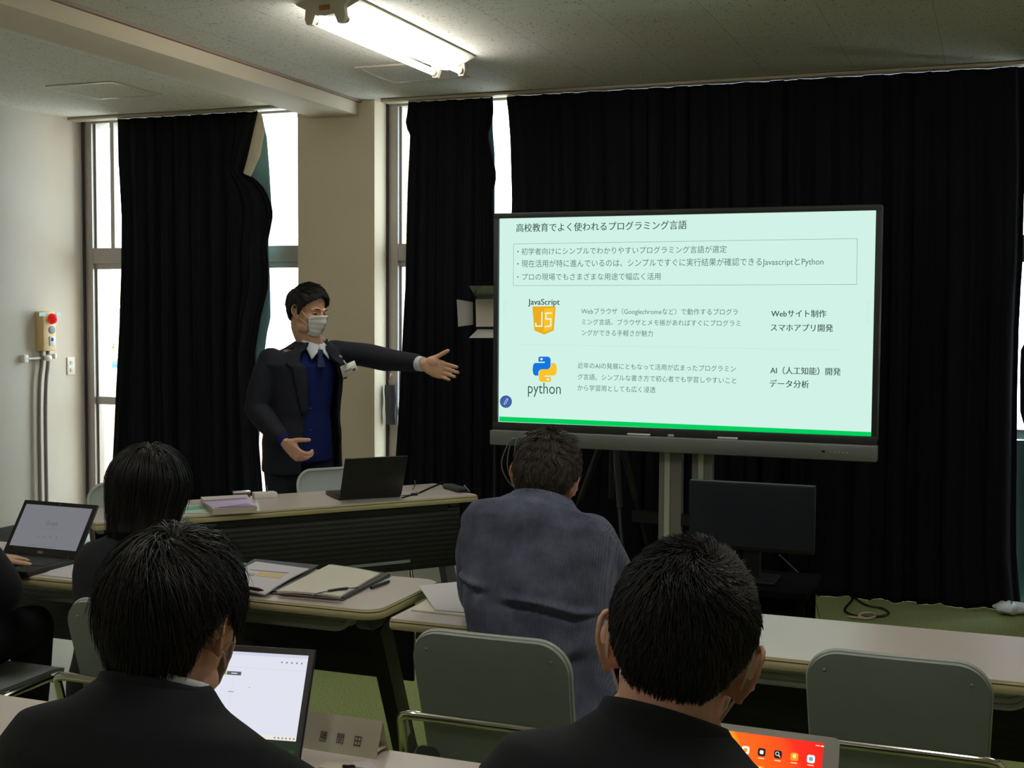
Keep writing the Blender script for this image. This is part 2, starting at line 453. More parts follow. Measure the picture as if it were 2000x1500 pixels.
# ---- outdoors
pinkm = mat('parapet_paint', S(214, 160, 140), .8, noise=.05); conc = mat('balcony_concrete', S(196, 190, 178), .85, noise=.08, nscale=6)
bluem = mat('blue_rail_paint', S(64, 104, 168), .4); leafm = mat('autumn_leaf', S(246, 226, 176), .6, noise=.15, nscale=2); barkm = mat('bark', S(92, 74, 58), .9, bump=.5, bscale=20)
tag(MB().box((-5, 9.3, -.12), (14, 4.0, .16)).build('balcony_slab', conc), 'pale concrete balcony floor outside the left window', 'balcony floor')
t = thing('parapet_wall', 'pink balcony parapet wall seen through the left window', 'parapet', (-6, 10.45, 0))
MB().box((0, 0, .2), (12, .14, .72)).build('wall_body', pinkm, t); MB().box((0, 0, .58), (12, .22, .05), bev=.01).build('coping', conc, t); MB().box((0, -.1, -.02), (12, .1, .12)).build('kerb', conc, t)
t = thing('handrail', 'blue metal handrail above the pink parapet outside', 'handrail', (-6, 10.45, .6))
MB().tube([(-6, 0, .40), (6, 0, .40)], .04).build('rail', bluem, t)
for k in range(7):
    MB().tube([(-5.4 + 1.8 * k, 0, 0), (-5.4 + 1.8 * k, 0, .4)], .018).build('post', bluem, t)
def tree(x, y, h, label, seed):
    r_ = random.Random(seed); t = thing('autumn_tree', label, 'tree', (x, y, -1.2), 0, 'trees outside the window')
    tr = MB(); tips = []
    tr.tube(spline([(0, 0, 0), (.08, .05, h * .25), (-.05, 0, h * .5), (.1, 0, h * .8)], 5), [.12 - .006 * k for k in range(16)])
    for k in range(16):
        z0 = h * r_.uniform(.2, .8); a = r_.uniform(0, 6.28); L = h * r_.uniform(.25, .5)
        e = Vector((math.cos(a) * L, math.sin(a) * L, z0 + L * r_.uniform(.1, .6)))
        mid = Vector((math.cos(a) * L * .5, math.sin(a) * L * .5, z0 + L * .3))
        tr.tube(spline([(0, 0, z0), mid, e], 4), [.035 * (1 - j / 11) + .006 for j in range(9)], n=6); tips += [mid, e, (mid + e) / 2]
    tr.build('trunk', barkm, t)
    lf = MB()
    for p in tips:
        for k in range(70):
            q = Vector(p) + Vector([r_.gauss(0, .33) for _ in range(3)]); s_ = r_.uniform(.06, .12)
            Mx = Matrix.Translation(q) @ Euler([r_.uniform(0, 6.28) for _ in range(3)]).to_matrix().to_4x4()
            lf.add([(0, -s_, 0), (s_ * .6, 0, s_ * .15), (0, s_, 0), (-s_ * .6, 0, s_ * .15)], [(0, 1, 2, 3)], Mx)
    o = lf.build('foliage', leafm, t, sharp=None, fix=False)
    return t
tree(-11.9, 14.2, 3.6, 'yellow autumn tree outside, nearest the left window jamb', 2); tree(-7.2, 17.5, 3.2, 'yellow autumn tree outside, right of the other tree', 5)
t = thing('apartment_building', 'pale distant building seen through the gap beside the presenter', 'building', (-17, 38, -3))
MB().box((0, 0, 3.4), (16, 6, 6.8)).build('walls', mat('far_building_paint', S(225, 224, 220), .8), t)
for k in range(8):
    for j in range(2):
        MB().box((-7 + 2 * k, -3.02, 2.0 + 2.6 * j), (1.0, .06, 1.1)).build('window_pane', mat('far_window_blue', S(120, 150, 175), .3) if 'far_window_blue' not in MATS else MATS['far_window_blue'], t)

# ---- hatches in the ceiling
hatchm = mat('hatch_metal', S(225, 214, 196), .35, metal=.4)
for i, (cx, cy, lb) in enumerate(((-4.93, 6.2, 'square ceiling access hatch above the left window'), (-2.97, 6.28, 'square ceiling access hatch beside the fluorescent lamp'))):
    t = thing('ceiling_hatch', lb, 'ceiling hatch', (cx, cy, CEIL - .004), 0, 'ceiling hatches')
    f = MB()
    for s in (-1, 1):
        f.box((s * .225, 0, 0), (.016, .466, .008)); f.box((0, s * .225, 0), (.4335, .016, .0076))
    f.build('hatch_frame', hatchm, t); MB().box((0, 0, .001), (.434, .434, .006)).build('hatch_panel', ceilm, t)

# ---- fluorescent lamps
lampw = mat('lamp_white_enamel', S(214, 208, 186), .4); labelo = mat('lamp_label_orange', S(176, 112, 70), .5)
tubem = emis('fluorescent_tube_light', (1.0, .98, .95), 27.0); ferr = mat('tube_ferrule', S(200, 190, 170), .3, metal=.6)
def lamp_proto(loc, label):
    t = thing('fluorescent_lamp', label, 'ceiling lamp', loc, 0, 'twin tube ceiling lamps'); L = 1.24
    prof = [(-.15, 0), (-.15, -.008), (-.05, -.055), (.05, -.055), (.15, -.008), (.15, 0)]
    MB().loft([[Vector((x, y, z)) for x, z in prof] for y in (-L / 2, L / 2)]).build('housing', lampw, t)
    for s in (-1, 1):
        y = s * (L / 2 + .012)
        e = MB().prism([(-.115, 0), (-.09, -.03), (-.095, -.075), (-.085, -.098), (-.06, -.098), (-.045, -.06), (0, -.066), (.045, -.06), (.06, -.098), (.085, -.098), (.095, -.075), (.09, -.03), (.115, 0)], -.014, .014, Matrix.Translation((0, y, 0)) @ Matrix.Rotation(R(90), 4, 'X'))
        ep = e.build('end_plate', lampw, t)
        if s < 0: MB().box((0, y - .0155, -.032), (.05, .003, .02)).build('label_sticker', labelo, ep)
    for x in (-.072, .072):
        tb = MB().tube([(x, -L / 2 + .03, -.074), (x, L / 2 - .03, -.074)], .016, 14).build('tube', tubem, t)
        for sy in (-1, 1): MB().tube([(x, sy * (L / 2 - .004), -.074), (x, sy * (L / 2 - .03), -.074)], .0165, 14).build('ferrule', ferr, tb)
    return t
lp = lamp_proto((-2.635, 5.36, CEIL), 'lit twin tube fluorescent lamp on the ceiling, the only one in view')
LAMPS = [(-2.635, 2.3), (-.1, 2.3), (1.0, 4.75), (-1.4, -.8)]
for i, (x, y) in enumerate(LAMPS):
    dup(lp, (x, y, CEIL), 0, 'twin tube ceiling lamp out of view behind the photographer')

# ---- things on the left wall
boxm = mat('call_box_cream', S(228, 196, 138), .5); redm = mat('red_lamp_plastic', S(214, 24, 26), .25, emit=S(230, 20, 20), estr=.35); gryp = mat('grey_plastic', S(128, 128, 130), .5); lbl = mat('pale_blue_sticker', S(170, 214, 214), .5)
a = onx(84, 610, XL + .07); b = onx(110, 683, XL + .07); yc = (a.y + b.y) / 2; zc = (a.z + b.z) / 2; w = b.y - a.y
t = thing('wall_call_box', 'cream emergency call box with red lamp on the left wall', 'call box', (XL, yc, zc))
bd = MB().box((.036, 0, 0), (.07, w, .262), bev=.008).build('case', boxm, t)
MB().box((.0365, -w * .5 + .0, 0), (.074, .002, .262)).build('seam', gryp, bd) if False else None
MB().lathe([(.0, .0), (.036, 0), (.036, .008), (.030, .024), (.018, .038), (.0, .042)], 20, Matrix.Translation((.071, .02, .082)) @ Matrix.Rotation(R(90), 4, 'Y')).build('red_lamp', redm, t)
g = MB().ell((.072, .02, .008), (.004, .034, .027)).build('speaker_grille', gryp, t)
p = MB().box((.0725, .02, -.066), (.005, .055, .062), bev=.002).build('button_panel', mat('panel_silver', S(196, 200, 206), .4), t); MB().box((.0765, .02, -.055), (.004, .02, .022), bev=.002).build('button', blackm, p)
MB().box((.0725, -.07, .112), (.003, .06, .026)).build('sticker', lbl, t); MB().box((.0725, .085, .112), (.003, .05, .026)).build('sticker', lbl, t)
gp = mat('conduit_grey', S(128, 120, 110), .55)
t = thing('conduit', 'two dark grey conduits running down the wall under the call box', 'conduit', (XL, yc, 0))
for dy in (-.035, .025):
    MB().tube(spline([(.03, dy, zc - .13), (.03, dy, zc - .22), (.03, dy - .02, zc - .34), (.028, dy - .03, zc - .6), (.028, dy - .03, .16)], 5), .0125, 10).build('pipe', gp, t)
MB().box((.02, -.09, zc - .178), (.03, .17, .014), bev=.004).build('clamp_arm', whitep, t); MB().box((.018, -.18, zc - .178), (.032, .04, .05), bev=.004).build('clamp_foot', whitep, t); MB().box((.022, .095, zc - .17), (.03, .022, .036), bev=.004).build('clamp_end', whitep, t)
MB().ell((.05, .0, zc - .178), (.022, .034, .022)).build('clamp_band', whitep, t)
a = onx(130, 698, XL); b = onx(145, 731, XL)
t = thing('light_switch', 'cream light switch plate on the left wall near the window', 'switch', (XL, (a.y + b.y) / 2, (a.z + b.z) / 2))
MB().box((.004, 0, 0), (.008, .075, .12), bev=.003).build('plate', whitep, t)
for dz in (-.028, .022): MB().box((.010, 0, dz), (.006, .022, .024), bev=.002).build('rocker', mat('rocker_cream', S(214, 208, 196), .4) if 'rocker_cream' not in MATS else MATS['rocker_cream'], t)

# ---- tieback hanging beside the pillar
a = ony(764, 745, 7.15)
t = thing('curtain_tieback', 'black folded cloth tieback hanging from a hook beside the pillar', 'tieback', (a.x, 7.15, a.z))
MB().tube(spline([(0, .03, .03), (.004, -.01, .05), (.008, -.03, .03), (-.004, -.03, .005), (0, -.02, -.03)], 6), .0022, 6).build('hook', mat('hook_brass', S(170, 120, 90), .4, metal=.5), t)
o = MB()
def tb(u, v):
    z = -.02 - .25 * v; wv = .033 + .004 * math.sin(6 * v)
    return ((u - .5) * 2 * wv + .002 + .004 * v, -.02 + .006 * math.sin(9 * u) - .004 * math.sin(12 * v), z)
o.sheet(tb, 12, 14, .012); o.build('cloth', mat('grey_black_cloth', S(84, 86, 94), .9, noise=.1), t)
# ------------------------------------------------------------------ tables
topm = mat('table_laminate', S(214, 202, 194), .32, noise=.02, nscale=6)
edgem = mat('table_edge_cream', S(196, 184, 142), .45, noise=.03); groovem = mat('edge_groove_brown', S(128, 108, 74), .6)
legm = mat('black_steel', S(24, 25, 27), .4, noise=.04); capm = mat('grey_foot_plastic', S(134, 134, 140), .5); tubg = mat('grey_painted_tube', S(186, 190, 186), .35); brkm = mat('hinge_grey', S(78, 86, 86), .45)
stickm = mat('small_sticker', S(190, 190, 186), .6)
def panel_material():
    mt, nt, b = nodes_of('ribbed_black_panel')
    b.inputs['Base Color'].default_value = (*S(30, 31, 30), 1); b.inputs['Roughness'].default_value = .5
    tc = nt.nodes.new('ShaderNodeTexCoord'); wv = nt.nodes.new('ShaderNodeTexWave'); wv.bands_direction = 'Z'; wv.inputs['Scale'].default_value = 14
    nt.links.new(tc.outputs['Object'], wv.inputs['Vector'])
    bp = nt.nodes.new('ShaderNodeBump'); bp.inputs['Strength'].default_value = .35; bp.inputs['Distance'].default_value = .003
    nt.links.new(wv.outputs['Fac'], bp.inputs['Height']); nt.links.new(bp.outputs['Normal'], b.inputs['Normal'])
    return mt
ribm = panel_material()
def table(loc, rz, L, rc, label):
    t = thing('folding_table', label, 'table', loc, rz, 'long folding tables'); D = .45; T = .030; Z = .70
    MB().prism(rrect(L - .008, D - .008, rc), Z - T, Z).build('tabletop', topm, t, sharp=30)
    o = rrect(L, D, rc + .004); i_ = rrect(L - .008, D - .008, rc)
    rings = []
    for k, (off, z) in enumerate(((0, Z - .0005), (.0, Z - .003), (.0025, Z - .006), (.0005, Z - .0085), (.003, Z - .012), (.003, Z - .024), (.001, Z - T))):
        rings.append([Vector((x + math.copysign(off, x), y + math.copysign(off, y), z)) for x, y in o])
    inner = [[Vector((x, y, z)) for x, y in i_] for z in (Z - T, Z - .0005)]
    eb = MB().loft(inner[1:] + rings + inner[:1], caps=False).build('edge_band', edgem, t, sharp=50)
    MB().loft([[Vector((x + math.copysign(.0022, x), y + math.copysign(.0022, y), z)) for x, y in o] for z in (Z - .0072, Z - .0098)], caps=False).build('groove', groovem, eb, fix=True)
    MB().box((0, D / 2 - .03, .51), (L - .16, .012, .27), bev=.003).build('modesty_panel', ribm, t)
    MB().box((0, D / 2 - .03, .655), (L - .3, .03, .03)).build('stretcher', legm, t)
    sh = thing_part('shelf_rack', t)
    for k, y in enumerate((-.10, -.04, .02, .08)):
        MB().tube(bend([(-L / 2 + .13, y, Z - T), (-L / 2 + .17, y, .602), (L / 2 - .17, y, .602), (L / 2 - .13, y, Z - T)], .05, 6), .0085, 8).build('rod', tubg, sh)
    for s in (-1, 1):
        x = s * (L / 2 - .075)
        b = MB().prism([(-.16, 0), (.14, 0), (.14, -.03), (.02, -.05), (-.14, -.05), (-.165, -.035)], -.022, .022, Matrix.Translation((x, 0, Z - T)) @ Matrix.Rotation(R(90), 4, 'Z') @ Matrix.Rotation(R(90), 4, 'X')).build('hinge_bracket', brkm, t)
        lg = MB(); a0 = Vector((x, -.07, Z - T - .045)); a1 = Vector((x, .175, .055)); d = (a1 - a0)
        u = Vector((1, 0, 0)); wv = d.normalized().cross(u)
        def ring(p, hx, hy): return [p + u * sx * hx + wv * sy * hy for sx, sy in ((-1, -1), (1, -1), (1, 1), (-1, 1))]
        lo = lg.loft([ring(a0, .024, .034), ring(a0 + d * .8, .024, .034)]).build('leg', legm, t)
        MB().loft([ring(a0 + d * .8, .026, .037), ring(a0 + d * .9, .026, .04), ring(a1, .026, .05)]).build('leg_cap', capm, lo)
        if s > 0: MB().add([a0 + d * .58 + u * .0246 + wv * .010, a0 + d * .58 + u * .0246 - wv * .010, a0 + d * .68 + u * .0246 - wv * .010, a0 + d * .68 + u * .0246 + wv * .010], [(0, 1, 2, 3)]).build('sticker', stickm, lo)
        MB().box((x, .0, .04), (.05, .40, .03), bev=.008).build('foot_bar', legm, t)
        for y in (-.17, .17):
            c_ = MB().lathe([(.0, -.011), (.022, -.011), (.025, 0), (.022, .011), (0, .011)], 14, Matrix.Translation((x, y, .025)) @ Matrix.Rotation(R(90), 4, 'Y')).build('caster', blackm, t)
    return t
def thing_part(name, parent):
    o = bpy.data.objects.new(name, None); COL.objects.link(o); o.parent = parent; o.empty_display_size = .05; return o
TABLES = [
    ((-2.52, 3.413, 0), 0, 1.8, .05, 'folding table in front of the woman, with portfolio, notebook and laptop on it'),
    ((-.65, 3.35, 0), 0, 1.8, .012, 'folding table the man in the corduroy blazer leans on'),
    ((-1.65, 1.952, 0), 0, 1.8, .05, 'nearest folding table, with the name card and open laptop'),
    ((.19, 1.952, 0), 0, 1.8, .05, 'nearest folding table at right, under the tablet'),
]
for a in TABLES: table(*a)
u_ = Vector((-.640, -.768, 0)); n_ = Vector((-.768, .640, 0)); cr = Vector((-2.23, 5.413, 0))
tc_ = cr + u_ * .86 + n_ * .22
teach = table(tc_, math.atan2(.768, -.640) + math.pi, 1.72, .006, 'presenter table with ribbed black front panel, laptop and purple book on top')
# orientation: sitter side faces the presenter
teach.rotation_euler = (0, 0, math.atan2(-n_.x, n_.y) + math.pi)

# ------------------------------------------------------------------ chairs
shellm = mat('grey_chair_shell', S(152, 162, 160), .5, noise=.04, nscale=5, bump=.15, bscale=300); rimm = mat('chair_rim_grey', S(176, 182, 174), .5); boltm = mat('bolt_steel', S(170, 168, 160), .3, metal=.8)
seatd = mat('dark_seat_vinyl', S(44, 44, 44), .55)
def chair_proto(loc, rz, label):
    t = thing('stacking_chair', label, 'chair', loc, rz, 'grey stacking chairs')
    def back(u, v):
        z = .80 - .40 * v
        hw = .195 - .012 * v if v > .0 else .195
        # rounded top corners
        r = .075
        if .80 - z < r:
            dd = r - (.80 - z); hw = hw - (r - math.sqrt(max(0, r * r - dd * dd)))
        x = (u - .5) * 2 * hw
        y = -.235 + .09 * v + .03 * (1 - math.cos(3.0 * v)) * .3 + .20 * x * x - .02 * 0
        return (x, y, z)
    def vmap(fn): return lambda u, v: fn(u, v * v)
    b = MB().sheet(vmap(back), 18, 44, -.011).build('backrest', shellm, t, sharp=50)
    pts = [Vector(back(0, v)) for v in [(1 - k / 40) ** 2 for k in range(40)]] + [Vector(back(k / 14, 0.0)) for k in range(15)] + [Vector(back(1, v)) for v in [((k + 1) / 40) ** 2 for k in range(40)]]
    pts = [p + Vector((0, .0055, 0)) for p in pts]
    MB().tube(pts, .0068, 6).build('rim', rimm, b)
    for sx in (-1, 1):
        MB().ell((sx * .155, -.232, .755), (.0045, .003, .0045), n=8, k=6).build('screw', boltm, b)
        MB().prism(rrect(.06, .09, .02), -.004, .004, Matrix.Translation((sx * .185, -.155, .45)) @ Matrix.Rotation(R(90), 4, 'X')).build('side_bracket', brkm, b)
    def seat(u, v):
        x = (u - .5) * 2 * (.20 - .01 * v); y = -.16 + .38 * v
        return (x, y, .432 - .012 * math.sin(math.pi * v) * (1 - (2 * u - 1) ** 2) - .02 * max(0, v - .85) ** 2 * 20)
    MB().sheet(seat, 14, 14, -.012).build('seat', shellm, t, sharp=50)
    fr = [(-.215, -.235, 0), (-.218, -.205, .30), (-.222, -.215, .52), (-.215, -.243, .592), (-.185, -.252, .600), (.185, -.252, .600), (.215, -.243, .592), (.222, -.215, .52), (.218, -.205, .30), (.215, -.235, 0)]
    MB().tube(bend(fr, .03, 5), .0115, 12).build('frame_tube', chrome, t)
    for sx in (-1, 1):
        MB().tube(bend([(sx * .208, -.195, .405), (sx * .208, .17, .418), (sx * .212, .235, 0)], .06, 6), .0105, 10).build('leg', chrome, t)
    return t
def chair_at(px, py, z=.79):
    p = onz(px, py, z); return (p.x, p.y + .238, 0)
chA = chair_proto(chair_at(950, 1253), 0, 'grey chair under the man in the blue corduroy blazer')
dup(chA, chair_at(1752, 1294), 0, 'empty grey chair at the right edge, tucked under the table')
dup(chA, (-2.05, 2.87, 0), 0, 'grey chair the woman with bobbed hair sits on')
dup(chA, (-2.90, 2.96, 0), 0, 'grey chair under the person cut off at the left edge')
def chair_t(px, py, dep, label):
    # chair tucked in on the presenter side of the presenter table
    p = atd(px, py, dep); rz = teach.rotation_euler.z
    off = Matrix.Rotation(rz, 3, 'Z') @ Vector((0, .238, 0))
    dup(chA, (p.x + off.x, p.y + off.y, 0), rz, label)
chair_t(652, 912, 6.04, 'grey chair behind the presenter table, beside the open black laptop')
chair_t(258, 942, 5.52, 'grey chair at the window end of the presenter table')
dup(chA, (-1.03, 1.36, 0), 0, 'grey chair under the nearest man at left')
dup(chA, (-.33, 1.36, 0), R(6), 'grey chair under the short haired man nearest the camera')

# ------------------------------------------------------------------ big display on stand
YD = 5.5
dl = ony(975.6, 428, YD); dr = ony(1706, 630, YD); db = ony(1340, 838.5, YD); dt = ony(1340, 419, YD)
sx0, sx1 = dl.x, ony(1706.5, 630, YD).x
sz0 = (ony(975, 823, YD).z + ony(1702.4, 853.2, YD).z) / 2; sz1 = (ony(975.6, 428, YD).z + ony(1710.8, 410, YD).z) / 2
SWd, SHt = sx1 - sx0, sz1 - sz0; scx, scz = (sx0 + sx1) / 2, (sz0 + sz1) / 2
bezm = mat('display_bezel', S(52, 54, 54), .42); barm = mat('display_bar_grey', S(128, 132, 130), .4, metal=.25); postm = mat('post_aluminium', S(206, 208, 196), .4); postd = mat('post_grey', S(134, 132, 130), .45)
t = thing('interactive_display', 'big interactive display showing a pale green slide, on a stand before the black curtain', 'display', (scx, YD, 0))
MB().box((0, .045, scz), (SWd + .046, .07, SHt + .05), bev=.006).build('housing', blackm, t)
fr = MB(); bw = .024
for s in (-1, 1):
    fr.box((s * (SWd / 2 + .012), .0012, scz - .006), (bw - .0006, .03, SHt + .058), bev=.003)
fr.box((0, 0, scz + SHt / 2 + .012), (SWd + .048, .03, bw), bev=.003); fr.box((0, 0, scz - SHt / 2 - .018), (SWd + .048, .03, .036), bev=.003)
fr.build('bezel', bezm, t)
scrm = emis('slide_background', S(199, 231, 220), 1.0)
SCR = MB().box((0, .004, scz), (SWd, .004, SHt)).build('screen', scrm, t)
barz = scz - SHt / 2 - .036 - .034
br = MB().box((0, -.012, barz), (SWd + .056, .06, .068), bev=.006).build('control_bar', barm, t)
for k in range(5): MB().ell((SWd / 2 - .10 + .017 * k - .06, -.043, barz), (.003, .002, .003), n=8, k=6).build('button', stickm, br)
MB().ell((SWd / 2 - .19, -.043, barz + .002), (.008, .002, .006), n=10, k=6).build('sensor', blackm, br)
txm = emis('slide_text_dark', S(52, 78, 72), 1.0); txl = emis('slide_text_soft', S(84, 112, 106), 1.0)
def slide(px, py):
    p = ony(px, py, YD); return ((p.x - scx), p.z)
YS = .0012
def stext(name, body, px, py, hpx, wpx, m_, off=0.0, align='LEFT'):
    # px,py = baseline left; wpx = width in picture pixels
    x, z = slide(px, py); x2, _ = slide(px + wpx, py)
    vs_, fs_ = text_mesh(body, 1.0, min(off, 0.0))
    if off > 0: n0 = len(vs_); vs_ = vs_ + [v + Vector((off * 2, 0, 0)) for v in vs_]; fs_ = fs_ + [tuple(i + n0 for i in f) for f in fs_]
    wd = max(v.x for v in vs_) - min(v.x for v in vs_); x0_ = min(v.x for v in vs_)
    sc_x = (x2 - x) / wd; h = hpx
    me = MB(); me.add([(x + (v.x - x0_) * sc_x, YS, z + v.y * sc_x * h) for v in vs_], fs_)
    return me.build(name, m_, SCR, sharp=None, fix=False)
stext('slide_title', '高校教育でよく使われるプログラミング言語', 1008, 452, 1.05, 333, txm, .012)
stext('slide_line', '・初学者向けにシンプルでわかりやすいプログラミング言語が選定', 1010, 497, 1.05, 409, txl)
stext('slide_line', '・現在活用が特に進んでいるのは、シンプルですぐに実行結果が確認できるJavascriptとPython', 1010, 521, 1.1, 598, txl)
stext('slide_line', '・プロの現場でもさまざまな用途で幅広く活用', 1010, 546.5, 1.05, 280, txl)
stext('slide_caption', 'JavaScript', 1031, 595, 1.0, 62, txm, .016)
stext('slide_line', 'Webブラウザ（Googlechromeなど）で動作するプログラ', 1135, 612.5, 1.05, 306, txl)
stext('slide_line', 'ミング言語。ブラウザとメモ帳があればすぐにプログラミ', 1136, 633.5, 1.05, 310, txl)
stext('slide_line', 'ングができる手軽さが魅力', 1136, 654.5, 1.05, 139, txl)
stext('slide_line', '近年のAIの発展にともなって活用が広まったプログラミン', 1128, 718.5, 1.05, 309, txl)
stext('slide_line', 'グ言語。シンプルな書き方で初心者でも学習しやすいこと', 1128, 740.5, 1.05, 310, txl)
stext('slide_line', 'から学習用としても広く浸透', 1128, 762, 1.05, 152, txl)
stext('slide_heading', 'Webサイト制作', 1506, 618, 1.05, 108, txm, .016)
stext('slide_heading', 'スマホアプリ開発', 1505, 645.5, 1.05, 122, txm, .016)
stext('slide_heading', 'AI（人工知能）開発', 1504, 729, 1.05, 138, txm, .016)
stext('slide_heading', 'データ分析', 1503, 755, 1.05, 77, txm, .016)
stext('slide_caption', 'python', 1031, 768, 1.25, 64, txm, -.003)
def spoly(name, pts, m_, y=YS):
    me = MB(); q = [slide(x, yy) for x, yy in pts]; me.add([(a, y, b) for a, b in q], [tuple(range(len(q)))])
    return me.build(name, m_, SCR, sharp=None, fix=False)
def sline(name, p, q, wpx, m_):
    a = Vector(slide(*p)); b = Vector(slide(*q)); d = (b - a).normalized(); nn = Vector((-d.y, d.x)) * (wpx * .00115)
    c = [a + nn, b + nn, b - nn, a - nn]
    return MB().add([(v.x, YS, v.y) for v in c], [(0, 1, 2, 3)]).build(name, m_, SCR, sharp=None, fix=False)
lnm = emis('slide_rule', S(96, 122, 118), 1.0); lns = emis('slide_rule_soft', S(176, 208, 200), 1.0)
bx = [(1003, 476.5), (1674.5, 466), (1673, 555.5), (1002.5, 558)]
for k in range(4): sline('slide_box_edge', bx[k], bx[(k + 1) % 4], .62, lnm)
sline('slide_divider', (1020, 673), (1640, 683.5), .45, lns)
for xx in ((984, 985, 584, 622), (988, 989, 584, 622), (1693, 1692, 584, 630), (1697, 1696, 584, 630)): sline('slide_handle', (xx[0], xx[2]), (xx[1], xx[3]), .4, lns)
grnm = emis('slide_green', (.0, .56, .1), 1.0)
spoly('slide_footer', [(974.9, 813.5), (1702.8, 844), (1702.5, 853), (974.8, 823)], grnm)
yel = emis('logo_yellow', S(238, 186, 38), 1.0); yel2 = emis('logo_gold', S(222, 166, 30), 1.0); whi = emis('logo_white', S(222, 240, 228), 1.0); blu = emis('logo_blue', S(20, 112, 208), 1.0); ind = emis('pen_badge_blue', S(62, 92, 158), 1.0)
spoly('logo_shield', [(1039.5, 598.5), (1085, 598.2), (1081.5, 645.5), (1062.3, 653.5), (1043.5, 645.5)], yel2, YS)
spoly('logo_shield_panel', [(1062.3, 602.2), (1081.3, 602), (1078.5, 642.5), (1062.3, 649)], yel, YS - .0004)
def sstroke(pts, w, m_, name):
    q = [Vector(slide(*p)) for p in pts]; w2 = w * .00115; me = MB()
    L_, R_ = [], []
    for i in range(len(q)):
        if i == 0: d = q[1] - q[0]; d.normalize(); nn = Vector((-d.y, d.x)); k = 1
        elif i == len(q) - 1: d = q[-1] - q[-2]; d.normalize(); nn = Vector((-d.y, d.x)); k = 1
        else:
            d1 = (q[i] - q[i - 1]).normalized(); d2 = (q[i + 1] - q[i]).normalized(); n1 = Vector((-d1.y, d1.x)); n2 = Vector((-d2.y, d2.x))
            nn = (n1 + n2).normalized(); k = 1 / max(.4, nn.dot(n1))
        L_.append(q[i] + nn * w2 * k); R_.append(q[i] - nn * w2 * k)
    n = len(q); me.add([(v.x, YS - .0008, v.y) for v in L_ + R_], [(i, i + 1, n + i + 1, n + i) for i in range(n - 1)])
    return me.build(name, m_, SCR, sharp=None, fix=False)
sstroke([(1058.5, 609), (1058.2, 637), (1046.5, 637), (1046.2, 630)], 2.5, whi, 'logo_letter_j')
sstroke([(1078, 611.5), (1066, 611.5), (1066, 623), (1076, 623), (1075.5, 636.5), (1063.5, 638.5)], 2.5, whi, 'logo_letter_s')
def snake(m_, flip, name):
    # interlocked snake shape in a 0..1 square
    P = [(.25, .985), (.32, 1.0), (.62, 1.0), (.70, .975), (.74, .90), (.74, .62), (.70, .54), (.62, .50), (.36, .50), (.28, .46), (.24, .38), (.24, .25), (.10, .25), (.03, .31), (0, .50), (.03, .69), (.10, .75), (.50, .75), (.50, .80), (.24, .80), (.24, .92)]
    if flip: P = [(1 - x, 1 - y) for x, y in P]
    pts = [(1040 + x * 47.5, 746 - y * 49.5) for x, y in P]
    spoly(name, pts, m_, YS)
    ex, ey = (.37, .90) if not flip else (.63, .10)
    cx, cy = 1040 + ex * 47.5, 746 - ey * 49.5
    spoly('logo_eye', [(cx + 2.3 * math.cos(a), cy + 2.3 * math.sin(a)) for a in [6.2832 * k / 12 for k in range(12)]], whi, YS - .0004)
snake(blu, False, 'logo_snake_blue'); snake(yel, True, 'logo_snake_yellow')
spoly('pen_badge', [(988 + 11.8 * math.cos(a), 784.5 + 12.2 * math.sin(a)) for a in [6.2832 * k / 28 for k in range(28)]], ind, YS - .0004)
sstroke([(984.6, 790), (985, 786.5), (990, 778.5), (992, 780), (988, 788), (984.6, 790)], .8, whi, 'pen_icon')
# stand
zb = barz - .034
def post(nm, x, parts):
    pp = thing_part(nm, t)
    for (dx, w_, m_, nn) in parts: MB().box((x + dx, .085, (zb + .04 + .5) / 2 + .02), (w_, .05 if nn != 'post_rib' else .065, zb + .46 - .04)).build(nn, m_, pp)
post('stand_post', ony(1298, 880, YD).x - scx, [(-.025, .028, postd, 'post_side'), (.0, .024, postm, 'post_rib'), (.038, .05, postd, 'post_face')])
post('stand_post', ony(1364, 880, YD).x - scx, [(-.028, .026, postd, 'post_side'), (.0, .024, postm, 'post_rib'), (.03, .036, postd, 'post_face')])
MB().box((0, .085, .62), (.42, .04, .05)).build('cross_member', legm, t)
for s in (-1, 1):
    f_ = MB().box((s * .53, .0, .07), (.06, .78, .05), bev=.008).build('foot', legm, t)
    for y in (-.35, .35): MB().lathe([(0, -.012), (.03, -.012), (.034, 0), (.03, .012), (0, .012)], 14, Matrix.Translation((s * .53, y, .034)) @ Matrix.Rotation(R(90), 4, 'Y')).build('caster', blackm, f_)
MB().box((0, .085, .075), (1.06, .06, .05)).build('base_rail', legm, t)
# pens lying in the tray
for i, (x0_, x1_, lb) in enumerate(((1228, 1281, 'white stylus left on the display ledge'), (1404, 1450, 'white stylus right on the display ledge'))):
    p = slide(x0_, 842); q = slide(x1_, 849)
    zt_ = barz + .034 + .0052
    pn = thing('stylus', lb, 'stylus', (scx + p[0], YD - .022, zt_), 0, 'pens on the display ledge')
    L_ = q[0] - p[0]; MB().tube([(0, 0, 0), (L_ * .85, 0, 0)], .005, 8).build('barrel', whitep, pn); MB().tube([(L_ * .85, 0, 0), (L_, 0, 0)], [.005, .002], 8).build('tip', blackm, pn)
tag(MB().box((scx + slide(1313, 845)[0], YD - .024, barz + .034 + .006), (.026, .02, .012), bev=.003).build('eraser', stickm), 'small pale block between the two pens on the display ledge', 'eraser')
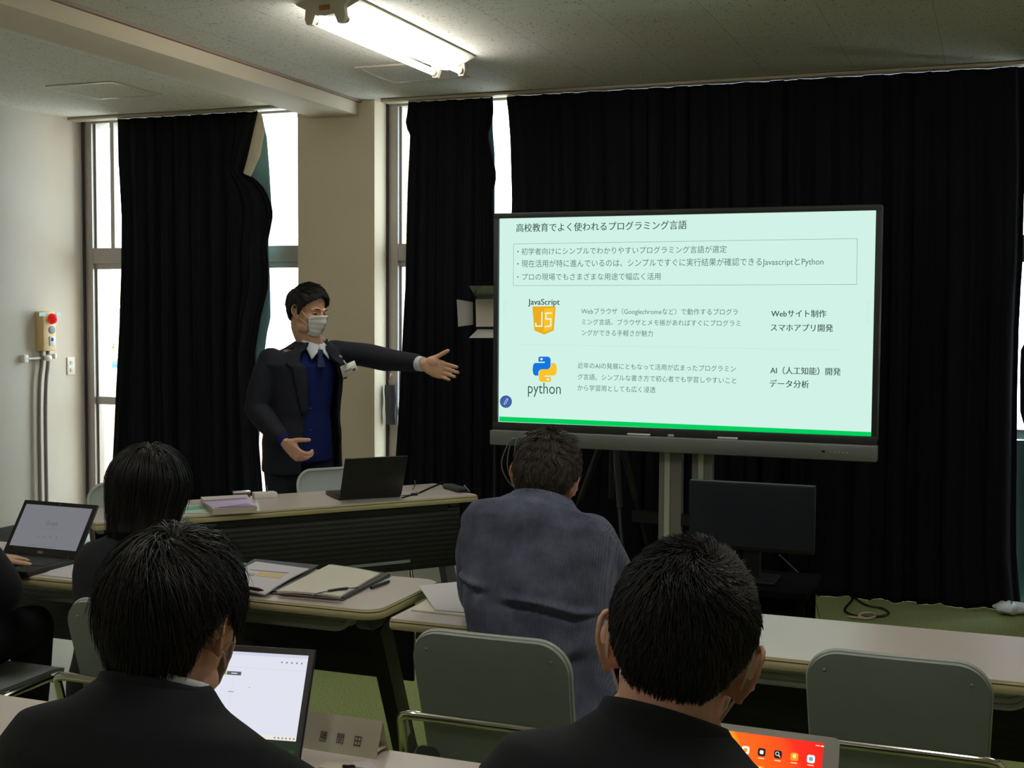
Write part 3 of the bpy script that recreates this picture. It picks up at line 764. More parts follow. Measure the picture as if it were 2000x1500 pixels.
# cables from the left of the display
for k, (a, b, c_) in enumerate((((1000, 862), (980, 900), (989, 935)), ((1003, 862), (992, 890), (995, 925)), ((1012, 860), (1005, 885), (1012, 920)))):
    A, B, C_ = ony(*a, YD - .05), ony(*b, YD - .05), ony(*c_, YD - .02)
    tag(MB().tube(spline([A + Vector((.02, .02, -.0)), A + Vector((0, -.01, .012)), B, C_, C_ + Vector((.06, .08, -.12)), C_ + Vector((.12, .12, -.4)), (C_.x + .2, YD + .1, .02)], 6), .003, 6).build('cable', mat('cable_grey', S(120, 122, 124), .5) if 'cable_grey' not in MATS else MATS['cable_grey']), ('outer', 'middle', 'inner')[k] + ' grey cable looping down from the left end of the big display', 'cable', 'cables of the big display')

# ------------------------------------------------------------------ dark monitor in front of the display stand
YM = 5.12
a = ony(1346, 940, YM); b = ony(1592, 943, YM); c_ = ony(1594, 1083, YM)
scrd = mat('switched_off_screen', S(44, 48, 58), .16, spec=.6)
t = thing('monitor', 'switched off dark monitor standing below the big display', 'monitor', ((a.x + b.x) / 2, YM, .46))
w_, h_ = b.x - a.x, a.z - c_.z
MB().box((0, .02, (a.z + c_.z) / 2 - .46), (w_, .035, h_ + .012), bev=.004).build('housing', blackm, t)
MB().box((0, .0015, (a.z + c_.z) / 2 - .455), (w_ - .012, .003, h_ - .012)).build('screen', scrd, t)
MB().box((0, .045, .1), (.07, .03, .2)).build('stand_neck', blackm, t); MB().box((0, .03, .008), (.22, .18, .016), bev=.005).build('stand_base', blackm, t)
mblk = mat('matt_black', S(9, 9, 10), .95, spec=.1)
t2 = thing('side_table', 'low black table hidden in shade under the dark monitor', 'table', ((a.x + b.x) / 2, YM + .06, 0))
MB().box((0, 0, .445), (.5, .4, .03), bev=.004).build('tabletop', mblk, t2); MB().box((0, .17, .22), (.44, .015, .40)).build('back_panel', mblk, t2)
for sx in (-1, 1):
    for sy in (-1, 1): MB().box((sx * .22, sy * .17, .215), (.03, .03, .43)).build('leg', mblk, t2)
tag(MB().box((-1.62, 6.75, .01), (1.46, .8, .02), bev=.004).build('floor_mat', mat('black_mat', S(20, 20, 20), .9)), 'black mat on the green carpet at the foot of the curtain', 'mat')
A = ony(1522, 1084, 5.3); tag(MB().tube(spline([A, ony(1552, 1112, 5.45), ony(1583, 1146, 5.7), (ony(1600, 1160, 6.2).x, 6.3, .03)], 6), .003, 6).build('cable', MATS['cable_grey']), 'thin grey cable slanting down right of the dark monitor', 'cable')
# light stand with barn doors
foil = mat('crinkled_foil', S(214, 214, 212), .38, metal=.4, bump=1.0, bscale=55); diff = mat('lamp_diffuser', S(206, 198, 180), .6); grnl = mat('barn_door_painted_reflection', S(150, 168, 138), .25, metal=.6)  # upper barn door's green is a reflection put into its colour
YLt = 6.45
def lp(px, py, dy=0): return ony(px, py, YLt + dy)
o = lp(990, 612)
t = thing('studio_light', 'studio light with foil barn doors on a stand left of the big display', 'light', (o.x, YLt, 0))
def quad(name, pts, m_, th=.006):
    q = [lp(*p) - Vector((o.x, YLt, 0)) for p in pts]
    return MB().add(q + [v + Vector((0, th, 0)) for v in q], [(0, 1, 2, 3), (7, 6, 5, 4), (0, 4, 5, 1), (1, 5, 6, 2), (2, 6, 7, 3), (3, 7, 4, 0)]).build(name, m_, t)
quad('diffuser', [(929, 584, -.03), (1050, 584, -.03), (1050, 638, -.03), (930, 638, -.03)], diff); MB().box((0, .06, lp(990, 612).z), (.36, .12, .18), bev=.01).build('lamp_housing', blackm, t)
quad('barn_door', [(916, 558, -.16), (1062, 558, -.16), (1050, 580, -.03), (928, 580, -.03)], grnl); quad('barn_door', [(916, 660, -.16), (1062, 660, -.16), (1050, 643, -.03), (933, 643, -.03)], foil)
def rdoor(pts):
    return quad('barn_door', pts, foil)
rdoor([(892, 585, -.12), (923, 590, -.02), (924, 634, -.02), (895, 638, -.12)])
zz = lp(960, 670).z
MB().tube([(lp(961, 670).x - o.x, .05, zz + .1), (lp(961, 960).x - o.x, .05, .02)], .011, 8).build('stand_pole', legm, t)
for an in (20, 140, 260): MB().tube([(lp(961, 900).x - o.x, .05, .45), (lp(961, 960).x - o.x + .32 * math.cos(R(an)), .05 + .32 * math.sin(R(an)), .01)], .008, 8).build('leg', legm, t)
# camera tripod in the dark
t = thing('tripod', 'black tripod standing in the dark under the big display', 'tripod', (ony(1200, 960, 6.2).x, 6.2, 0))
hx = ony(1195, 880, 6.2).x - t.location.x
for an in (-60, 60, 180):
    top = Vector((hx, 0, 1.05)); ft = Vector((hx + .38 * math.cos(R(an)), .38 * math.sin(R(an)), .01)); md = top.lerp(ft, .45)
    lg = MB().tube([top, md], .013, 8).tube([top + Vector((.02, 0, 0)), md + Vector((.012, 0, 0))], .006, 6).build('leg', mat('tripod_grey', S(58, 62, 62), .4, metal=.3) if 'tripod_grey' not in MATS else MATS['tripod_grey'], t)
    MB().tube([md, ft], .010, 8).build('leg_section', legm, lg)
MB().tube([(hx, 0, .6), (hx, 0, 1.15)], .014, 8).build('centre_column', legm, t); MB().box((hx, 0, 1.18), (.06, .08, .05), bev=.01).build('tripod_head', legm, t)
# cables, tissue and built daylight glints on the carpet at right
def floor_cable(pts, r, m_, lb, n=8):
    q = [onz(x, y, r + .001) for x, y in pts]; return tag(MB().tube(spline(q, n), r, 6).build('cable', m_), lb, 'cable')
floor_cable([(1612, 1152), (1640, 1156), (1665, 1160), (1664, 1172), (1650, 1190), (1660, 1199), (1685, 1204), (1720, 1204), (1736, 1198), (1722, 1188), (1690, 1181), (1668, 1166), (1655, 1157)], .006, blackm, 'black cable looped on the green carpet near the curtain')
floor_cable([(1655, 1204), (1690, 1208), (1709, 1204), (1706, 1198), (1688, 1197), (1677, 1202), (1690, 1208)], .007, mat('cream_cable', S(196, 184, 156), .5), 'cream cable coil on the green carpet')
p = onz(1975, 1188, 0)
def tis(u, v):
    a = 6.2832 * u; r = .07 * math.sin(math.pi * min(v, .98)) * (1 + .3 * math.sin(3 * a + 1) + .15 * math.sin(7 * a)); return (r * math.cos(a) * 1.3, r * math.sin(a), .03 + .03 * -math.cos(math.pi * v) * (1 + .25 * math.sin(4 * a)))
tag(MB().grid(tis, 24, 12).build('tissue', mat('white_tissue', S(226, 232, 236), .9), loc=(p.x, p.y - .14, .0)), 'crumpled white tissue on the carpet at the right end of the curtain', 'tissue')
for k, (x, y) in enumerate(((1621, 1152), (1793, 1170), (1840, 1173), (1876, 1176), (1940, 1180), (1550, 1133))):  # daylight leaking under the curtain, built as small white blocks
    q = onz(x, y, .0); s_ = .022 if k != 2 else .014
    tag(MB().box((q.x, q.y - .06, .006), (s_ * 1.6, s_, .012), bev=.003).build('daylight_glint', MATS['white_tissue'], None), 'tiny white scrap of leaking daylight built solid along the foot of the widest curtain', 'glint', 'built daylight glints along the curtain')
# ------------------------------------------------------------------ people
def skin_material(name, col):
    mt = mat(name, col, .5, spec=.35, noise=.10, nscale=22, bump=.12, bscale=420, sss=.12); return mt
skin1 = skin_material('skin_tan', S(222, 176, 146)); skin2 = skin_material('skin_pinkish', S(220, 168, 142)); skin3 = skin_material('skin_light', S(226, 182, 152))
suitm = mat('black_suit_cloth', S(33, 36, 40), .85, spec=.15, noise=.10, nscale=6, bump=.25, bscale=1400, sheen=.05)
navym = mat('navy_suit_cloth', S(36, 38, 48), .8, spec=.2, noise=.08, nscale=8, bump=.25, bscale=1400)
sweatm = mat('navy_knit', S(26, 38, 92), .9, spec=.1, noise=.10, nscale=60, bump=.4, bscale=700)
shirtm = mat('white_shirt', S(222, 228, 236), .8, spec=.2); tiem = mat('navy_tie', S(24, 34, 78), .6); maskm = mat('white_mask', S(236, 236, 232), .85, spec=.1, bump=.1, bscale=900); loopm = mat('mask_loop_white', S(226, 218, 204), .8)
hairb = mat('black_hair', S(26, 24, 24), .42, spec=.5); hairs = mat('short_black_hair', S(29, 27, 26), .5, spec=.45); hairg = mat('greying_dark_hair', S(74, 67, 60), .5, spec=.45, noise=.45, nscale=90)
eyew = mat('eye_white', S(220, 214, 206), .3); eyed = mat('eye_dark', S(28, 20, 18), .3)
def corduroy():
    mt, nt, b = nodes_of('blue_corduroy')
    tc = nt.nodes.new('ShaderNodeTexCoord'); wv = nt.nodes.new('ShaderNodeTexWave'); wv.bands_direction = 'X'; wv.inputs['Scale'].default_value = 62
    wv.inputs['Distortion'].default_value = .4; wv.inputs['Detail'].default_value = 1
    nt.links.new(tc.outputs['Object'], wv.inputs['Vector'])
    n = nt.nodes.new('ShaderNodeTexNoise'); n.inputs['Scale'].default_value = 13; n.inputs['Detail'].default_value = 5; n.inputs['Roughness'].default_value = .65
    nt.links.new(tc.outputs['Object'], n.inputs['Vector'])
    r = nt.nodes.new('ShaderNodeValToRGB'); r.color_ramp.elements[0].position = .32; r.color_ramp.elements[1].position = .7
    r.color_ramp.elements[0].color = (*S(78, 82, 98), 1); r.color_ramp.elements[1].color = (*S(116, 122, 142), 1)
    nt.links.new(n.outputs['Fac'], r.inputs['Fac'])
    mx = nt.nodes.new('ShaderNodeMix'); mx.data_type = 'RGBA'; mx.blend_type = 'MULTIPLY'; mx.inputs['Factor'].default_value = .55
    r2 = nt.nodes.new('ShaderNodeValToRGB'); r2.color_ramp.elements[0].color = (.45, .45, .5, 1); r2.color_ramp.elements[1].color = (1, 1, 1, 1)
    nt.links.new(wv.outputs['Fac'], r2.inputs['Fac'])
    nt.links.new(r.outputs['Color'], mx.inputs['A']); nt.links.new(r2.outputs['Color'], mx.inputs['B'])
    nt.links.new(mx.outputs['Result'], b.inputs['Base Color'])
    bp = nt.nodes.new('ShaderNodeBump'); bp.inputs['Strength'].default_value = .6; bp.inputs['Distance'].default_value = .002
    nt.links.new(wv.outputs['Fac'], bp.inputs['Height']); nt.links.new(bp.outputs['Normal'], b.inputs['Normal'])
    b.inputs['Roughness'].default_value = .9; b.inputs['Specular IOR Level'].default_value = .1; b.inputs['Sheen Weight'].default_value = .35; b.inputs['Sheen Roughness'].default_value = .4
    b.inputs['Sheen Tint'].default_value = (*S(150, 160, 190), 1)
    return mt
cordm = corduroy()

def fuse(mb, voxel, smooth, name, mt, parent=None, deform=None, fac=.5):
    me = mb.mesh('tmp'); o = bpy.data.objects.new('tmp', me); COL.objects.link(o)
    md = o.modifiers.new('r', 'REMESH'); md.mode = 'VOXEL'; md.voxel_size = voxel; md.adaptivity = 0
    if smooth: s_ = o.modifiers.new('s', 'SMOOTH'); s_.factor = fac; s_.iterations = smooth
    dg = bpy.context.evaluated_depsgraph_get(); dg.update()
    m2 = bpy.data.meshes.new_from_object(o.evaluated_get(dg)); m2.name = name
    bpy.data.objects.remove(o); bpy.data.meshes.remove(me)
    m2.materials.clear()
    if deform:
        n = len(m2.vertices); co = np.empty(n * 3, np.float32); m2.vertices.foreach_get('co', co); nn = np.empty(n * 3, np.float32); m2.vertex_normals.foreach_get('vector', nn)
        co = co.reshape(-1, 3); nn = nn.reshape(-1, 3); co = deform(co, nn); m2.vertices.foreach_set('co', co.astype(np.float32).ravel()); m2.update()
    return link(name, m2, mt, parent, sharp=None)
def sring(c, r, f, hw, hd, p=2.3, n=28):
    out = []
    for k in range(n):
        a = 2 * math.pi * k / n; x = math.cos(a); y = math.sin(a)
        out.append(Vector(c) + r * (math.copysign(abs(x) ** (2 / p), x) * hw) + f * (math.copysign(abs(y) ** (2 / p), y) * hd))
    return out
V = Vector
def lerp(a, b, t): return V(a).lerp(V(b), t)
def limb(mb, pts, rs, n=16): mb.tube(spline(pts, 5), [float(x) for x in np.interp(np.linspace(0, 1, (len(pts) - 1) * 5 + 1), np.linspace(0, 1, len(rs)), rs)], n, round_caps=True)

def add_head(mb, Mh, nk, nr=.056):
    mb.ell((0, -.012, .035), (.0765, .096, .089), Mh); mb.ell((0, .028, -.028), (.064, .064, .084), Mh); mb.ell((0, .050, -.082), (.037, .036, .032), Mh)
    mb.tube([(0, .090, .008), (0, .100, -.014), (0, .106, -.034)], [.008, .011, .0145], 10, Mh, round_caps=True)
    for s in (-1, 1):
        mb.ell((s * .012, .094, -.036), (.009, .010, .008), Mh); mb.ell((s * .036, .062, -.022), (.027, .026, .026), Mh); mb.ell((s * .046, .02, -.075), (.022, .04, .025), Mh)
        mb.tube([(s * .012, .088, .024), (s * .034, .081, .028), (s * .050, .066, .022)], [.008, .0085, .007], 8, Mh, round_caps=True)
        # ear: rim, plate, lobe
        rim = [(s * .076, .012, -.004), (s * .082, .014, .016), (s * .088, .004, .030), (s * .093, -.012, .031), (s * .095, -.024, .018), (s * .093, -.025, -.002), (s * .086, -.016, -.020), (s * .079, -.002, -.031), (s * .076, .006, -.030)]
        mb.tube(spline(rim, 4), .0042, 8, Mh, round_caps=True)
        mb.tube([(s * .072, .0, -.02), (s * .074, -.002, .02)], .012, 10, Mh, round_caps=True)
        E = Matrix.Translation((s * .084, -.007, .004)) @ Matrix.Rotation(s * R(-36), 4, 'Z') @ Matrix.Rotation(R(10), 4, 'X')
        mb.ell((0, 0, 0), (.0042, .021, .029), Mh @ E, n=14, k=10); mb.ell((s * .079, .002, -.029), (.005, .008, .010), Mh, n=10, k=8)
    mb.tube([(-.018, .088, -.056), (0, .094, -.055), (.018, .088, -.056)], [.005, .0075, .005], 8, Mh, round_caps=True)
    mb.tube([(-.014, .086, -.066), (0, .091, -.066), (.014, .086, -.066)], [.005, .007, .005], 8, Mh, round_caps=True)
    a = Mh @ V((0, -.028, -.02)); b = Mh @ V((0, -.022, -.075))
    mb.tube(spline([a, b, V(nk) + V((0, 0, -.03))], 4), [nr * k for k in np.linspace(.96, 1.12, 9)], 20, round_caps=True)

def add_hand(mb, wr, f, n, s, curl=(.25, .35), size=1.0, spread=.05, thumb=(.55, .75, .1), tcurl=.2):
    f = V(f).normalized(); s = (V(s) - f * V(s).dot(f)).normalized(); n_ = f.cross(s)
    n = n_ if n_.dot(V(n)) > 0 else -n_
    wr = V(wr); z = size
    rings = []
    for (t, hw, hh) in ((-.02, .025, .019), (.005, .027, .018), (.03, .036, .0165), (.06, .042, .0145), (.085, .042, .012), (.098, .038, .009)):
        rings.append(sring(wr + f * t * z, s, n, hw * z, hh * z, 2.6, 16))
    mb.loft(rings)
    mb.ell((0, 0, 0), (.024 * z, .034 * z, .016 * z), Matrix.Translation(wr + f * .04 * z + s * .022 * z + n * .006 * z) @ frame_m(s, f, n), n=12, k=8)
    for i, (so, L, r0) in enumerate(((.030, .070, .0098), (.0103, .078, .0102), (-.0100, .072, .0098), (-.0290, .056, .0088))):
        base = wr + f * (.090 - .004 * abs(i - 1.3)) * z + s * so * z
        d = (f + s * (spread * (1.5 - i))).normalized(); pts = [base - d * .012 * z, base]; p = base; ax = d; an = 0
        for j, fr in enumerate((.45, .30, .25)):
            an += curl[0] * (1 + .15 * i) if j == 0 else curl[1] * (1 + .1 * i)
            dd = d * math.cos(an) + n * math.sin(an); p = p + dd * L * fr * z; pts.append(p)
        mb.tube(spline(pts, 3), [float(x) for x in np.linspace(r0, r0 * .74, (len(pts) - 1) * 3 + 1) * z], 10, round_caps=True)
    tb = wr + f * .022 * z + s * .026 * z; d = (f * thumb[0] + s * thumb[1] + n * thumb[2]).normalized()
    d2 = (d + f * tcurl * 1.2 + n * .1).normalized()
    mb.tube(spline([tb, tb + d * .042 * z, tb + d * .042 * z + d2 * .03 * z, tb + d * .042 * z + d2 * .054 * z], 3), [.0135 * z, .0125 * z, .0115 * z, .0105 * z, .0103 * z, .0103 * z, .010 * z, .0095 * z, .009 * z, .0078 * z], 10, round_caps=True)
def frame_m(a, b, c):
    return Matrix(((a.x, b.x, c.x, 0), (a.y, b.y, c.y, 0), (a.z, b.z, c.z, 0), (0, 0, 0, 1)))

def hairline(tab):
    ph = np.array([t[0] for t in tab], float); el = np.array([t[1] for t in tab], float)
    return lambda phi: np.interp(phi, ph, el)
HL_SHORT = [(0, 44), (30, 40), (48, 26), (60, 10), (70, -10), (78, -14), (84, 4), (100, 2), (112, -14), (125, -34), (145, -46), (180, -50)]
HL_P2 = [(0, 44), (30, 40), (48, 26), (60, 10), (70, -10), (78, -14), (84, 4), (100, 2), (112, -14), (125, -38), (140, -58), (180, -66)]
HL_P1 = [(0, 30), (30, 24), (48, 14), (62, 2), (72, -14), (80, -14), (88, 6), (100, 4), (110, -14), (122, -42), (145, -60), (180, -64)]
HL_MED = [(0, 30), (30, 24), (48, 14), (62, 0), (72, -12), (84, -12), (100, -8), (112, -22), (125, -46), (145, -60), (180, -64)]
HC = np.array([0, -.012, .030]); HR = np.array([.0795, .1005, .0965])
def hair(parent, Mh, mtl, seed, n=5000, seg=7, L=(.03, .05), whorl=(0, -.55, .83), hl=HL_SHORT, lift=(.002, .010), base=.010, swirl=.5, jit=.25, width=.0009, clump=260, cw=.5, grav=.3, hang_el=-25, hang_in=.15, wig=.0, top_lift=0.0, zmin=-.2, comb=None, skirt=None, name='hair', cap=True, bare=0.0, tipup=0.0, trim=9.0, hang_az=0.0):
    g = np.random.default_rng(seed); H = hairline(hl)
    def ok(u):
        az = np.degrees(np.arctan2(u[:, 0], u[:, 1])); el = np.degrees(np.arcsin(np.clip(u[:, 2], -1, 1))); return el > H(np.abs(az))
    def sample(k):
        out = np.zeros((0, 3))
        while len(out) < k:
            u = g.normal(size=(k * 2, 3)); u /= np.linalg.norm(u, axis=1)[:, None]; u = u[ok(u)]; out = np.vstack([out, u])
        return out[:k]
    wv = np.array(whorl, float); wv /= np.linalg.norm(wv)
    u = sample(n)
    if bare: u = u[np.degrees(np.arccos(np.clip(u @ wv, -1, 1))) > bare * g.uniform(.4, 1.2, len(u))]; n = len(u)
    Ls = g.uniform(L[0], L[1], n); lf = g.uniform(lift[0], lift[1], n); b0 = base * g.uniform(.1, 1, n) ** .7
    ja = g.normal(0, jit, n)
    P = np.zeros((n, seg, 3)); N = np.zeros((n, seg, 3)); ds = Ls / (seg - 1); off = b0.copy()
    pos = HC + HR * u * (1 + off / .095)[:, None]; P[:, 0] = HC + HR * u * (1 + .2 * off / .095)[:, None]; N[:, 0] = u
    hang = np.zeros(n, bool)
    for k in range(1, seg):
        t = -(wv - (u @ wv)[:, None] * u); tn = np.linalg.norm(t, axis=1)[:, None]; t = t / np.maximum(tn, .05)
        near = np.exp(-((1 - u @ wv) / .02)); sw = swirl * np.exp(-((1 - u @ wv) / .5)) + ja + near * g.normal(0, 1.6, n) * (k == 1)
        cr = np.cross(u, t); d = t * np.cos(sw)[:, None] + cr * np.sin(sw)[:, None]
        if comb is not None:
            cv = np.array(comb, float)[None, :]; cv = cv - (u @ cv[0])[:, None] * u
            wt = np.clip(u[:, 2] * 1.2, 0, 1)[:, None]; d = d * (1 - .7 * wt) + cv * .7 * wt
        gz = np.array([0, 0, -1.0]); gt = gz - (u @ gz)[:, None] * u; d = d + gt * grav
        d /= np.linalg.norm(d, axis=1)[:, None] + 1e-9
        u2 = u + d * (ds / .095)[:, None]; u2 /= np.linalg.norm(u2, axis=1)[:, None]
        up = np.clip(u[:, 2], 0, 1); off = off + (lf + top_lift * up) / (seg - 1)
        surf = HC + HR * u2 * (1 + off / .095)[:, None]
        az2 = np.abs(np.degrees(np.arctan2(u2[:, 0], u2[:, 1]))); el2 = np.degrees(np.arcsin(np.clip(u2[:, 2], -1, 1)))
        hz = (u2[:, 2] < math.sin(R(hang_el))) & (az2 > hang_az); hang |= hz
        frz = (el2 < H(az2) - trim) & ~hang
        surf = np.where(frz[:, None], pos + (u * .3 - np.array([0, 0, .3])) * .0008, surf); u2 = np.where(frz[:, None], u, u2)
        ho = u2.copy(); ho[:, 2] = 0; ho /= np.linalg.norm(ho, axis=1)[:, None] + 1e-9
        hp = pos + (np.array([0, 0, -1.0]) - ho * hang_in) * ds[:, None]
        pos = np.where(hang[:, None], hp, surf); u = np.where(hang[:, None], u, u2)
        if wig: pos = pos + g.normal(0, wig, (n, 3)) * (k / seg)
        if tipup: pos = pos + u * tipup * (k / seg) ** 2 / seg
        P[:, k] = pos; N[:, k] = u
    P[:, :, 2] = np.maximum(P[:, :, 2], zmin + g.uniform(-.012, .012, (n, 1)))
    if clump:
        ci = g.choice(n, clump, replace=False); D = ((P[:, None, 0] - P[None, ci, 0]) ** 2).sum(-1); nr = ci[np.argmin(D, 1)]
        s = (np.linspace(0, 1, seg) ** 1.4 * cw)[None, :, None]; dl = P[nr] - P[nr][:, :1] + P[:, :1] * .25 + P[nr][:, :1] * .75
        P = P * (1 - s) + dl * s
    T = np.gradient(P, axis=1); T /= np.linalg.norm(T, axis=2)[..., None] + 1e-12
    B = np.cross(T, N); B /= np.linalg.norm(B, axis=2)[..., None] + 1e-12; N2 = np.cross(B, T)
    wd = (width * g.uniform(.6, 1.3, n))[:, None] * (1 - .8 * np.linspace(0, 1, seg) ** 2)[None, :]
    vs = np.stack([P + wd[..., None] * (math.cos(a) * B + math.sin(a) * N2) for a in (.5, 2.6, 4.7)], 2)  # n,seg,3,3
    idx = np.arange(n * seg * 3).reshape(n, seg, 3); fa = []
    for j in range(3):
        l = (j + 1) % 3; fa.append(np.stack([idx[:, :-1, j], idx[:, :-1, l], idx[:, 1:, l], idx[:, 1:, j]], -1).reshape(-1, 4))
    fa = np.vstack(fa); vv = vs.reshape(-1, 3)
    extra = MB()
    if cap:
        def cp(a, b):
            az = 2 * math.pi * a; phi = abs(math.degrees((az + math.pi) % (2 * math.pi) - math.pi)); e0 = float(H(phi)) + 1.5; el = R(e0 + (90 - e0) * b)
            uu = np.array([math.sin(az) * math.cos(el), math.cos(az) * math.cos(el), math.sin(el)]); o_ = base * (.05 + .25 * min(1, b * 4))
            return tuple(HC + HR * uu * (1 + o_ / .095))
        extra.grid(cp, 60, 16)
    if skirt:
        z0, z1, r_off, a0 = skirt
        def sk(a, b):
            az = R(a0) + (2 * math.pi - 2 * R(a0)) * a; z = z0 + (z1 - z0) * b; k = 1 + r_off * (1 - .7 * b * b)
            return (HC[0] + HR[0] * k * math.sin(az), HC[1] + HR[1] * k * math.cos(az), z)
        extra.sheet(sk, 50, 12, .006)
    if extra.v:
        o_ = len(vv); ev = np.array([tuple(x) for x in extra.v]); ef = np.array(extra.f)
        vv = np.vstack([vv, ev]); fa = np.vstack([fa, ef + o_])
    M4 = np.array(Mh); vv = vv @ M4[:3, :3].T + M4[:3, 3]
    me = bpy.data.meshes.new(name); me.vertices.add(len(vv)); me.vertices.foreach_set('co', vv.astype(np.float32).ravel())
    me.loops.add(len(fa) * 4); me.polygons.add(len(fa)); me.loops.foreach_set('vertex_index', fa.astype(np.int32).ravel())
    me.polygons.foreach_set('loop_start', (np.arange(len(fa)) * 4).astype(np.int32)); me.update(calc_edges=True)
    return link(name, me, mtl, parent, sharp=None)

def mask_part(parent, Mh):
    def mk(a, b):
        az = R(-64 + 128 * a) * (1 - .22 * b); z = .004 - .112 * b
        r_ = .082 - .004 * math.cos(2 * az) ; x = .074 * math.sin(az); y = .026 + (.075 - .020 * b) * math.cos(az)
        ns = math.exp(-(az / .30) ** 2) * (.016 * math.exp(-((b - .34) / .28) ** 2) + .004)
        pl = .0016 * math.sin(b * 6.28 * 4.0) * math.cos(az)
        if b > .8: y -= .02 * (b - .8) / .2 * .8
        z -= .022 * (abs(az) / R(64)) ** 2 * (1 - 1.6 * b)
        return (x * (1 - .25 * b * b) * 1.03, y + ns + pl + .0075, z)
    m_ = MB().sheet(mk, 30, 26, .002, Mh).build('face_mask', maskm, parent, sharp=None)
    for s in (-1, 1):
        p0 = V(mk(1 if s > 0 else 0, .06)); p1 = V(mk(1 if s > 0 else 0, .55))
        MB().tube(spline([p0, V((s * .079, .022, .012)), V((s * .083, .0, .034)), V((s * .084, -.022, .022)), V((s * .080, -.020, -.012)), V((s * .077, .000, -.027)), V((s * .072, .030, -.034)), p1], 5), .0019, 6, Mh).build('ear_loop', loopm, m_)
    return m_
def face_part(parent, Mh, closed=True):
    for s in (-1, 1):
        e = MB().ell((s * .031, .0705, .005), (.0105, .0105, .0100), Mh, n=14, k=10).build('eyeball', eyew, parent, sharp=None)
        MB().ell((s * .031 + .002, .0790, .0030), (.0046, .0026, .0040), Mh, n=12, k=8).build('iris', eyed, e, sharp=None)
        MB().tube(spline([(s * .019, .0795, .0030), (s * .027, .0815, .0070), (s * .038, .0785, .0062), (s * .045, .0725, .0015)], 4), .0020, 6, Mh).build('upper_lid', eyed, e, sharp=None)
        MB().tube(spline([(s * .014, .0925, .024), (s * .030, .0915, .0305), (s * .047, .0795, .027)], 4), [.0022, .0026, .003, .003, .003, .003, .0028, .0022, .0014], 6, Mh, flat=1).build('eyebrow', hairs, parent, sharp=None)

def collar_part(parent, nk, name, mt, r0=.070, r1=.092, h=.045, drop=.075, gap=R(30), th=.005, tilt=0.0, roll=0.0, fwd=0.0, back=0.0):
    nk = V(nk)
    def fn(a, b):
        az = gap + (2 * math.pi - 2 * gap) * a      # 0 = forward
        k = (1 + math.cos(az)) / 2                   # 1 front, 0 back
        r_ = r1 + (r0 - r1) * b + .012 * k
        return tuple(nk + V((r_ * math.sin(az), r_ * 1.0 * math.cos(az) + fwd * k - back * (1 - k) * (1 - b), -drop * k * 1.0 + h * (b - .35) - .0 + roll * math.sin(az))))
    return MB().sheet(fn, 40, 8, th).build(name, mt, parent, sharp=None)

def torso_stations(J, add=0.0, hem=0.0, wide=1.0, pad=.0):
    r = (V(J['shR']) - V(J['shL'])).normalized(); out = []
    pel, che, shm, nk = V(J['pel']), V(J['che']), (V(J['shL']) + V(J['shR'])) / 2, V(J['nk'])
    r0 = V((1, 0, 0)); rr = lambda t: r0.lerp(r, t).normalized()
    up1 = (che - pel).normalized(); up2 = (nk - che).normalized()
    def st(c, t, up, hw, hd, p=2.4):
        rv = rr(t); f = up.cross(rv).normalized(); out.append((c, rv, f, hw * wide + add, hd + add, p))
    hs = (V(J['shR']) - V(J['shL'])).length / 2
    st(pel + V((0, 0, -.07 - hem)), 0, V((0, 0, 1)), .165, .125); st(pel + V((0, 0, .03)), 0, up1, .165, .12)
    st(pel.lerp(che, .5), .3, up1, .150, .108); st(che, .6, up1, .168, .118)
    up3 = (shm - che).normalized()
    st(che.lerp(shm, .55), .85, up3, .180, .115); st(shm + up2 * -.025, 1, up2, hs + .012 + pad, .098, 2.5); st(shm + up2 * .018, 1, up2, hs - .015 + pad, .080, 2.4)
    top = nk + (shm - nk) * .42; st(top, 1, up2, .098, .072, 2.2); st(nk, 1, up2, .062, .062, 2)
    return out
def add_torso(mb, sts, n=30): mb.loft([sring(c, r, f, hw, hd, p, n) for c, r, f, hw, hd, p in sts])

def person(loc, rz, label, J, hd, skin, group=None, voxel=.0045, hands=True, female=False, skin_add=-.012):
    yaw, pitch, roll, sc_ = hd
    Mh = Matrix.Translation(J['head']) @ Euler((R(-pitch), R(roll), R(yaw)), 'XYZ').to_matrix().to_4x4() @ Matrix.Scale(sc_, 4)
    mb = MB(); add_torso(mb, torso_stations(J, skin_add)); add_head(mb, Mh, J['nk'])
    for s in 'LR':
        inn = V(J['sh' + s]).lerp((V(J['shL']) + V(J['shR'])) / 2, .16) + V((0, 0, -.035))
        limb(mb, [inn, lerp(J['sh' + s], J['el' + s], .5), J['el' + s]], [.042, .040, .036], 14); limb(mb, [J['el' + s], lerp(J['el' + s], J['wr' + s], .4), J['wr' + s]], [.036, .036, .024], 14)
        limb(mb, [J['hip' + s], lerp(J['hip' + s], J['kn' + s], .5), J['kn' + s]], [.075, .066, .048], 16); limb(mb, [J['kn' + s], lerp(J['kn' + s], J['an' + s], .35), J['an' + s]], [.048, .050, .034], 16)
        an = V(J['an' + s]); limb(mb, [an + V((0, -.03, -.045)), an + V((0, .08, -.055)), an + V((0, .17, -.062))], [.03, .03, .022], 12)
        h = J['hand' + s]; add_hand(mb, J['wr' + s], *h[:3], **(h[3] if len(h) > 3 else {}))
    b = fuse(mb, voxel, 2, 'person', skin); b.location = loc; b.rotation_euler = (0, 0, rz)
    tag(b, label, 'person', group); return b, Mh
